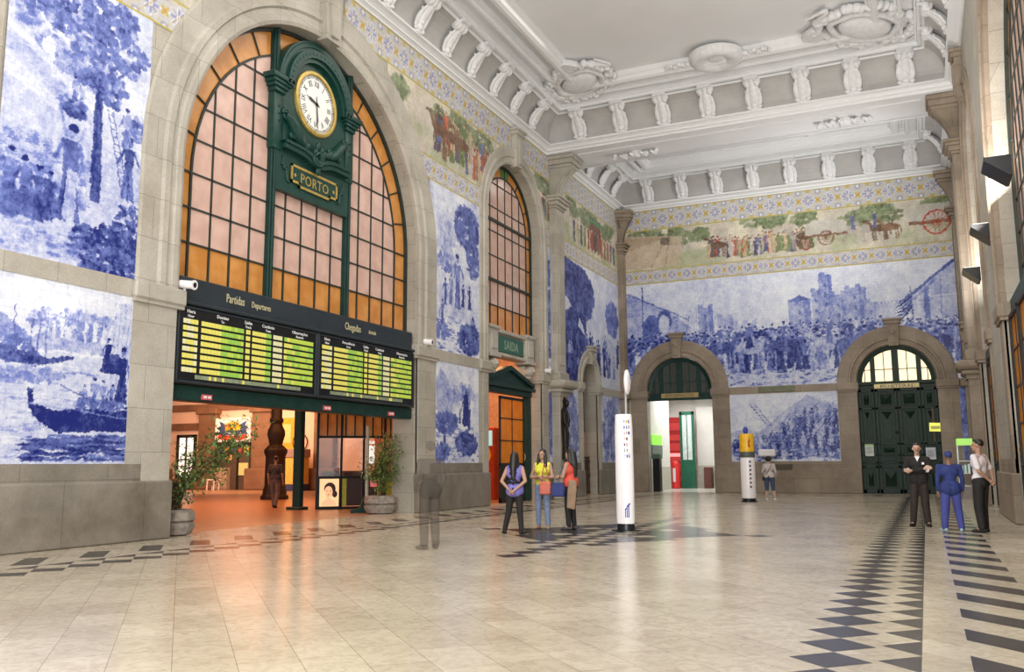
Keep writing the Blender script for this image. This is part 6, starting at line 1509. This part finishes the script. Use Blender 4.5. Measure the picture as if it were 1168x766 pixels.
def person(label, loc, face_deg, H_, arms, legs, shirt, trousers, shoes, skin=SKIN, hair='short', hairmat=HAIR, female=False, sleeve='short', extras=None, group=None, turn=0, hem=.86, pants_to=.1, w=1.0, lean=0):
    """local frame: x to the person's left-hand side seen from behind (+x), +y forward"""
    root = thing('person', label, 'person', loc, math.radians(face_deg), group)
    k = H_/1.75; S = lambda p: (p[0]*k, p[1]*k, p[2]*k)
    sw = (.165 if female else .19)*w; hw = (.095 if female else .09)*w
    pel = (0, 0, .95); chest = (0, lean, 1.30); neck = (0, lean*1.1, 1.50); head = (0, lean*1.2+.01, 1.635)
    B = []; c_ = lambda a, ra, b, rb: B.append((S(a), ra*k, S(b), rb*k))
    c_((-.06, -.01, .96), .115*w, (.06, -.01, .96), .115*w); c_((0, 0, 1.0), .115*w, (0, lean*.6, 1.15), .10*w); c_((-.07, lean, 1.30), .105*w, (.07, lean, 1.30), .105*w); c_((0, lean*.6, 1.12), .10*w, chest, .12*w); c_((-sw+.03, lean, 1.41), .055, (sw-.03, lean, 1.41), .055)
    if female: B.append(('e', S((-.07, lean+.09, 1.27)), .06*k, .055*k, .06*k)); B.append(('e', S((.07, lean+.09, 1.27)), .06*k, .055*k, .06*k))
    c_((0, lean, 1.42), .055, (0, lean*1.15, 1.56), .05)
    # head: skull, jaw, nose, ears, brow
    a = math.radians(turn); hc = V3(head); R2 = lambda x, y, z: tuple(hc+V3((x*math.cos(a)-y*math.sin(a), x*math.sin(a)+y*math.cos(a), z)))
    B.append(('e', S(R2(0, -.01, .025)), .075*k, .095*k, .095*k)); B.append(('e', S(R2(0, .02, -.045)), .055*k, .065*k, .065*k)); c_(R2(0, .075, -.085), .024, R2(0, .05, -.09), .03)
    c_(R2(0, .09, .01), .011, R2(0, .108, -.025), .015); c_(R2(-.045, .075, .028), .012, R2(.045, .075, .028), .012); c_(R2(-.02, .088, -.055), .010, R2(.02, .088, -.055), .010)
    for sg in (-1, 1): B.append(('e', S(R2(sg*.077, -.005, -.005)), .014*k, .022*k, .032*k))
    legp = []
    for sg, (kn, an, toe) in zip((-1, 1), legs):
        hip = (sg*hw, 0, .90); c_(hip, .088*w, kn, .058*w); c_(kn, .058*w, lerp(kn, an, .35), .06*w); c_(lerp(kn, an, .35), .06*w, an, .036); c_(an, .036, (an[0]+toe[0]*.6, an[1]+toe[1]*.6, .035), .03)
        legp.append((hip, kn, an, toe))
    armp = []
    for sg, (el, ha, fd) in zip((-1, 1), arms):
        sh = (sg*sw, lean, 1.405); c_(sh, .052, el, .040); c_(el, .040, ha, .026)
        d = (V3(ha)-V3(el)).normalized(); fdv = V3(fd).normalized(); palm = V3(ha)+d*.075; c_(ha, .026, tuple(V3(ha)+d*.045), .032)
        side = d.cross(fdv); side = side.normalized() if side.length > .1 else V3((0, 1, 0)); 
        c_(tuple(V3(ha)+d*.05-side*.016), .020, tuple(palm-side*.02), .016); c_(tuple(V3(ha)+d*.05+side*.016), .020, tuple(palm+side*.02), .016)
        for f in range(4):
            o_ = side*(f-1.5)*.021; L = (.036, .042, .040, .032)[f]; p0 = palm+o_; p1 = p0+d*L+fdv*.010; p2 = p1+(d*.6+fdv*.8)*L*.75
            c_(tuple(p0), .0105, tuple(p1), .0095); c_(tuple(p1), .0095, tuple(p2), .008)
        tb = V3(ha)+d*.03+side*.032; t1 = tb+side*.022+d*.026+fdv*.01; c_(tuple(tb), .013, tuple(t1), .011); c_(tuple(t1), .011, tuple(t1+d*.026+fdv*.012), .009)
        armp.append((sh, el, ha))
    blob('body', B, skin, root, .0095*k, 3)
    # eyes and mouth
    mb = MB()
    for sg in (-1, 1): p = S(R2(sg*.031, .083, .008)); mb.ell(p, .011*k, .008*k, .008*k, 8, 6)
    mb.build('eyes', P((.05, .04, .035), .3), root, local=True)
    mb = MB(); mb.ell(S(R2(0, .098, -.056)), .024*k, .008*k, .007*k, 10, 6); mb.build('mouth', P((.30, .10, .09), .5), root, local=True)
    # trousers
    T_ = []; g = 1.0
    T_.append((S((-.06, -.01, .95)), .132*w*k, S((.06, -.01, .95)), .132*w*k)); T_.append((S((0, 0, .97)), .128*w*k, S((0, 0, 1.04)), .118*w*k))
    for hip, kn, an, toe in legp:
        tight = .010 if female else .022
        T_.append((S(hip), (.10*w)*k, S(kn), (.060*w+tight)*k))
        end = lerp(kn, an, 1-pants_to) if pants_to >= 0 else an
        T_.append((S(kn), (.060*w+tight)*k, S(end), (.046+tight)*k))
    blob('trousers', T_, trousers, root, .013*k, 3)
    # top
    U = [(S((-.07, lean, 1.30)), .122*w*k, S((.07, lean, 1.30)), .122*w*k), (S((0, lean*.6, 1.12)), .118*w*k, S((0, lean, 1.32)), .128*w*k), (S((-sw+.03, lean, 1.405)), .066*k, S((sw-.03, lean, 1.405)), .066*k), (S((-.05, 0, 1.0)), .125*w*k, S((.05, 0, 1.0)), .125*w*k), (S((-.055, -.005, .97)), .142*w*k, S((-.06, -.005, hem+.08)), .146*w*k), (S((.055, -.005, .97)), .142*w*k, S((.06, -.005, hem+.08)), .146*w*k)]
    if hem > .98: U = U[:4]
    if female: U += [('e', S((-.07, lean+.095, 1.27)), .068*k, .06*k, .066*k), ('e', S((.07, lean+.095, 1.27)), .068*k, .06*k, .066*k)]
    for sh, el, ha in armp:
        if sleeve == 'none': continue
        e1 = el if sleeve == 'long' else lerp(sh, el, .72)
        U.append((S(sh), .066*k, S(e1), (.052 if sleeve == 'long' else .060)*k))
        if sleeve == 'long': U.append((S(el), .052*k, S(lerp(el, ha, .93)), .040*k))
    blob('top', U, shirt, root, .012*k, 4)
    for sg, (hip, kn, an, toe) in zip((-1, 1), legp):
        d = V3((toe[0], toe[1], 0)); blob('shoe', [(S((an[0]-d.x*.28, an[1]-d.y*.28, .04)), .04*k, S((an[0]+d.x*.5, an[1]+d.y*.5, .036)), .040*k), (S((an[0]+d.x*.5, an[1]+d.y*.5, .036)), .042*k, S((an[0]+d.x*.95, an[1]+d.y*.95, .028)), .028*k)], shoes, root, .012*k, 2)
    Hh = [('e', S(R2(0, -.025, .045)), .088*k, .098*k, .092*k)]
    if hair == 'short': Hh = [('e', S(R2(0, -.03, .042)), .083*k, .093*k, .086*k), ('e', S(R2(0, .03, .095)), .062*k, .05*k, .03*k)]
    if hair == 'receding': Hh = [('e', S(R2(0, -.042, .03)), .083*k, .082*k, .078*k)]
    if hair == 'long': Hh += [(S(R2(0, -.07, .02)), .085*k, S(R2(0, -.11, -.22)), .085*k), (S(R2(0, -.11, -.22)), .085*k, S(R2(.01, -.13, -.46)), .045*k), (S(R2(-.06, -.02, .0)), .04*k, S(R2(-.085, -.05, -.2)), .04*k), (S(R2(.06, -.02, .0)), .04*k, S(R2(.085, -.05, -.2)), .04*k)]
    if hair == 'front': Hh += [(S(R2(-.075, .0, .02)), .035*k, S(R2(-.10, .04, -.26)), .045*k), (S(R2(.075, .0, .02)), .035*k, S(R2(.10, .04, -.26)), .045*k), (S(R2(0, -.06, .0)), .075*k, S(R2(0, -.07, -.2)), .07*k)]
    if hair == 'curly': Hh = [('e', S(R2(0, -.03, .03)), .125*k, .12*k, .12*k)]+[('e', S(R2(.1*math.cos(q), -.03+.1*math.sin(q), .05+.03*math.sin(3*q))), .045*k, .045*k, .05*k) for q in [i*.7 for i in range(9)]]
    if hair: blob('hair', Hh, hairmat, root, .010*k, 2)
    if extras: extras(root, S, k)
    return root
STAND = [((-.10, .02, .48), (-.11, -.01, .085), (-.05, .17)), ((.10, .02, .48), (.11, -.01, .085), (.05, .17))]
WIDE = [((-.13, .02, .48), (-.17, -.02, .085), (-.06, .17)), ((.13, .02, .48), (.17, -.02, .085), (.06, .17))]
STRIDE = [((-.10, .14, .48), (-.10, .20, .085), (0, .17)), ((.10, -.02, .49), (.10, -.22, .12), (0, .16))]
HANG = [((-.25, -.02, 1.13), (-.25, .05, .88), (.3, .4, -1)), ((.25, -.02, 1.13), (.25, .05, .88), (-.3, .4, -1))]
JEANS = noisy('jeans', (.22, .28, .42), (.16, .21, .34), 14, .8); NAVYJ = noisy('navy_denim', (.05, .075, .14), (.035, .05, .10), 14, .8); BLK = noisy('black_cloth', (.014, .012, .012), (.009, .008, .008), 9, .8); BRNB = noisy('brown_black_cloth', (.032, .020, .017), (.02, .013, .011), 9, .8)
def bag(root, name, c, r, mat, strap=None, S=None, k=1):
    mb = MB(); x, y, z = c; mb.prism(lambda s, z_, d: (x*k+d, y*k+s, z_), [((-r[1])*k, (z-r[2])*k), (r[1]*k, (z-r[2])*k), (r[1]*.8*k, (z+r[2])*k), (-r[1]*.8*k, (z+r[2])*k)], -r[0]*k, r[0]*k)
    o = mb.build(name, mat, None, bevel=.03)
    o.parent = root; return o
# woman in purple, seen from behind: black hair and trousers, hands behind her
def ex_purple(root, S, k):
    mb = MB(); mb.tube([S(p) for p in ((-.13, .11, 1.42), (-.06, -.14, 1.3), (.10, -.15, 1.12))], .022*k, 6); mb.tube([S(p) for p in ((.13, .11, 1.42), (.06, -.14, 1.3), (-.10, -.15, 1.12))], .022*k, 6); mb.tube([S((.145*math.cos(a), .145*math.sin(a), 1.10)) for a in [2*PI*i/20 for i in range(21)]], .024*k, 6); mb.build('black_straps', BLK, root, local=True)
person('woman in a purple top seen from behind, hands clasped at her back', (-8.22, 17.95, 0), 6, 1.76, [((-.27, -.10, 1.13), (-.07, -.19, .95), (1, 0, -.3)), ((.27, -.10, 1.13), (.07, -.19, .95), (-1, 0, -.3))],
       [((-.15, .02, .48), (-.25, .03, .085), (-.10, .15)), ((.11, .0, .48), (.16, -.04, .085), (.05, .16))], noisy('purple_cloth', (.20, .18, .52), (.15, .13, .42), 5, .8), BLK, BLK, SKIN, 'long', HAIR, True, 'none', ex_purple, hem=.84, pants_to=.03)
def ex_phone(root, S, k):
    pass
person('woman in a yellow top and pale blue jeans, arms folded', (-8.25, 19.6, 0), 186, 1.84, [((-.25, .06, 1.14), (.02, .22, 1.14), (0, .4, -1)), ((.25, .06, 1.14), (-.02, .20, 1.10), (0, .4, -1))],
       STAND, noisy('yellow_cloth', (.80, .78, .08), (.68, .66, .05), 5, .8), JEANS, P((.45, .30, .2), .6), SKIN, 'front', HAIR, True, 'none', None, hem=.99, pants_to=.05, turn=-12)
t = thing('shoulder_bag', 'coral red bag hanging at the hip of the woman in the yellow top', 'bag', (-7.97, 19.42, .86))
mb = MB(); mb.box(W0 and (lambda s, z, d: (-8.06+s, 19.30-d, z)), -.14, .13, .80, 1.10, -.04, .06, ch=.03); mb.build('pouch', P((.62, .17, .12), .7), t)
mb = MB(); mb.tube([(-8.16, 19.36, 1.08), (-8.16, 19.36, 1.3), (-8.14, 19.42, 1.50)], .012, 6); mb.tube([(-7.98, 19.36, 1.08), (-8.04, 19.36, 1.3), (-8.12, 19.42, 1.50)], .012, 6); mb.build('strap', P((.4, .1, .08), .7), t)
person('woman in a coral red top turned left, long black hair', (-7.55, 19.6, 0), 78, 1.84, [((-.22, .06, 1.14), (-.08, .26, 1.12), (0, .3, -1)), ((.22, .08, 1.14), (.06, .28, 1.16), (0, .3, -1))],
       STAND, noisy('coral_cloth', (.66, .09, .055), (.52, .06, .04), 5, .8), BLK, P((.06, .05, .05), .6), SKIN, 'long', HAIR, True, 'none', None, hem=.95, pants_to=.05, turn=0)
t = thing('handbag', 'dark blue handbag carried by the woman in the coral top', 'bag', (-7.82, 19.36, .8))
mb = MB(); mb.prism(lambda s, z, d: (-7.72+s, 19.24-d, z), [(-.15, .76), (.15, .76), (.17, .94), (.11, 1.08), (-.11, 1.08), (-.17, .94)], -.05, .06); mb.build('pouch', P((.02, .035, .16), .6), t, bevel=.02)
mb = MB(); mb.tube([(-7.74, 19.30, 1.06), (-7.70, 19.34, 1.3), (-7.62, 19.42, 1.50)], .011, 6); mb.build('strap', P((.02, .03, .1), .6), t)
t = thing('draped_jacket', 'brown jacket hanging from the arm of the woman in the coral top', 'jacket', (-7.45, 19.36, .6))
mb = MB(); mb.prism(lambda s, z, d: (-7.42+s, 19.32-d, z), [(-.12, .50), (.07, .46), (.12, .9), (.12, 1.12), (-.06, 1.14), (-.10, .9)], -.03, .03); mb.build('cloth', P((.30, .20, .13), .85), t, bevel=.02)

# guard with folded arms, blue figure, man in white shirt
def ex_guard(root, S, k):
    mb = MB(); mb.prism(lambda s, z, d: S((s, .115+d, z)), [(-.05, 1.47), (.05, 1.47), (.0, 1.36)], 0, .02); mb.build('shirt_collar', M['plastic_white'], root, local=True); mb = MB(); mb.ell(S((0, .118, 1.605)), .032*k, .012*k, .010*k, 10, 6); mb.build('moustache', HAIRG, root, local=True)
    for sg in (-1, 1): mb = MB(); mb.cap(S((sg*.17, .215, 1.185)), S((sg*.20, .20, 1.18)), .048*k, n=12); mb.build('shirt_cuff', M['plastic_white'], root, local=True)
    mb = MB(); mb.box(lambda s, z, d: S((s, .135+d, z)), -.13, -.08, 1.30, 1.345, 0, .012); mb.build('badge', M['plastic_white'], root, local=True)
person('guard in a black sweater, arms folded, facing the camera', (-.20, 23.3, 0), 180, 1.93, [((-.27, .05, 1.14), (.12, .215, 1.17), (1, -.2, .2)), ((.27, .05, 1.14), (-.12, .205, 1.21), (-1, -.2, .2))],
       [((-.10, .02, .48), (-.13, .0, .085), (-.05, .17)), ((.12, .03, .48), (.16, -.0, .085), (.06, .17))], BLK, BRNB, BLK, SKIN2, 'short', HAIRG, False, 'long', ex_guard, hem=.96, pants_to=.02, turn=4)
person('person in blue jacket and trousers, back turned, between the two men', (.43, 21.85, 0), 10, 1.72, HANG,
       WIDE, noisy('blue_jacket', (.025, .045, .19), (.018, .03, .13), 3, .85), noisy('blue_trousers', (.06, .075, .30), (.04, .05, .22), 3, .85), P((.35, .45, .55), .6), SKIN3, 'short', noisy('navy_hood', (.03, .05, .18), (.02, .035, .14), 3, .8), False, 'long', None, hem=.84, pants_to=.03, w=1.10)
def ex_white(root, S, k):
    mb = MB(); mb.prism(lambda s, z, d: S((s, .13+d, z)), [(-.02, 1.45), (.02, 1.45), (.028, 1.10), (0, 1.05), (-.028, 1.10)], 0, .015); mb.build('tie', BLK, root, local=True)
    mb = MB(); mb.tube([S((.132*math.cos(a), .132*math.sin(a), 1.03)) for a in [2*PI*i/20 for i in range(21)]], .016*k, 6); mb.build('belt', BLK, root, local=True)
person('man in a white short-sleeved shirt, in profile, hands behind his back', (1.02, 21.75, 0), 62, 1.97, [((-.24, -.10, 1.14), (-.08, -.20, .98), (1, 0, -.2)), ((.24, -.10, 1.14), (.07, -.20, .98), (-1, 0, -.2))],
       [((-.11, .02, .48), (-.12, -.02, .085), (-.04, .17)), ((.11, .04, .48), (.16, .05, .085), (.06, .17))], noisy('white_shirt', (.72, .68, .70), (.64, .60, .63), 6, .7), BLK, BLK, SKIN, 'short', HAIR, False, 'short', ex_white, hem=1.0, pants_to=.02, turn=10, w=1.05)
# woman in grey cardigan by the column
def ex_strap(root, S, k):
    mb = MB(); mb.tube([S(p) for p in ((.13, -.10, 1.44), (.05, -.155, 1.25), (-.10, -.155, 1.05), (-.2, -.06, .92))], .012*k, 6); mb.build('bag_strap', BLK, root, local=True)
    mb = MB(); mb.box(lambda s, z, d: S((s-.2, d-.03, z)), -.06, .06, .78, .95, -.06, .06, ch=.02); mb.build('small_bag', BLK, root, local=True)
person('curly-haired woman in a pale grey top and cropped jeans, from behind', (-5.85, 37.6, 0), 0, 1.74, [((-.26, .05, 1.13), (-.22, .18, 1.0), (0, .4, -1)), ((.26, .03, 1.13), (.24, .16, .98), (0, .4, -1))],
       [((-.11, .01, .48), (-.13, 0, .085), (-.03, .16)), ((.13, .01, .48), (.20, 0, .085), (.05, .16))], noisy('grey_top', (.55, .50, .48), (.47, .43, .41), 6, .8), NAVYJ, M['plastic_white'], SKIN2, 'curly', HAIR, True, 'long', ex_strap, hem=.9, pants_to=.42, w=1.12)
# passer-by in the concourse
person('passer-by with a dark top and greyish trousers walking away in the concourse', (-21.6, 26.2, 0), 20, 1.85, HANG, STRIDE, P((.06, .05, .06), .8), P((.16, .12, .11), .8), BLK, SKIN, 'short', HAIR, False, 'short', None, hem=.92, pants_to=.02)
# faint figure left by the long exposure
G1, G2 = ghost((.07, .06, .05), .28), ghost((.06, .052, .045), .32)
person('faint see-through man in dark grey clothes standing before the stone pier', (-8.22, 14.25, 0), 60, 1.92, [((-.25, .02, 1.15), (-.20, .12, .92), (.3, .4, -1)), ((.25, -.02, 1.15), (.22, .05, .92), (-.3, .4, -1))], STAND, G1, G2, ghost((.12, .09, .06), .4), ghost((.20, .13, .09), .08), 'short', ghost((.05, .04, .035), .22), False, 'long', None, hem=.86, pants_to=.02)
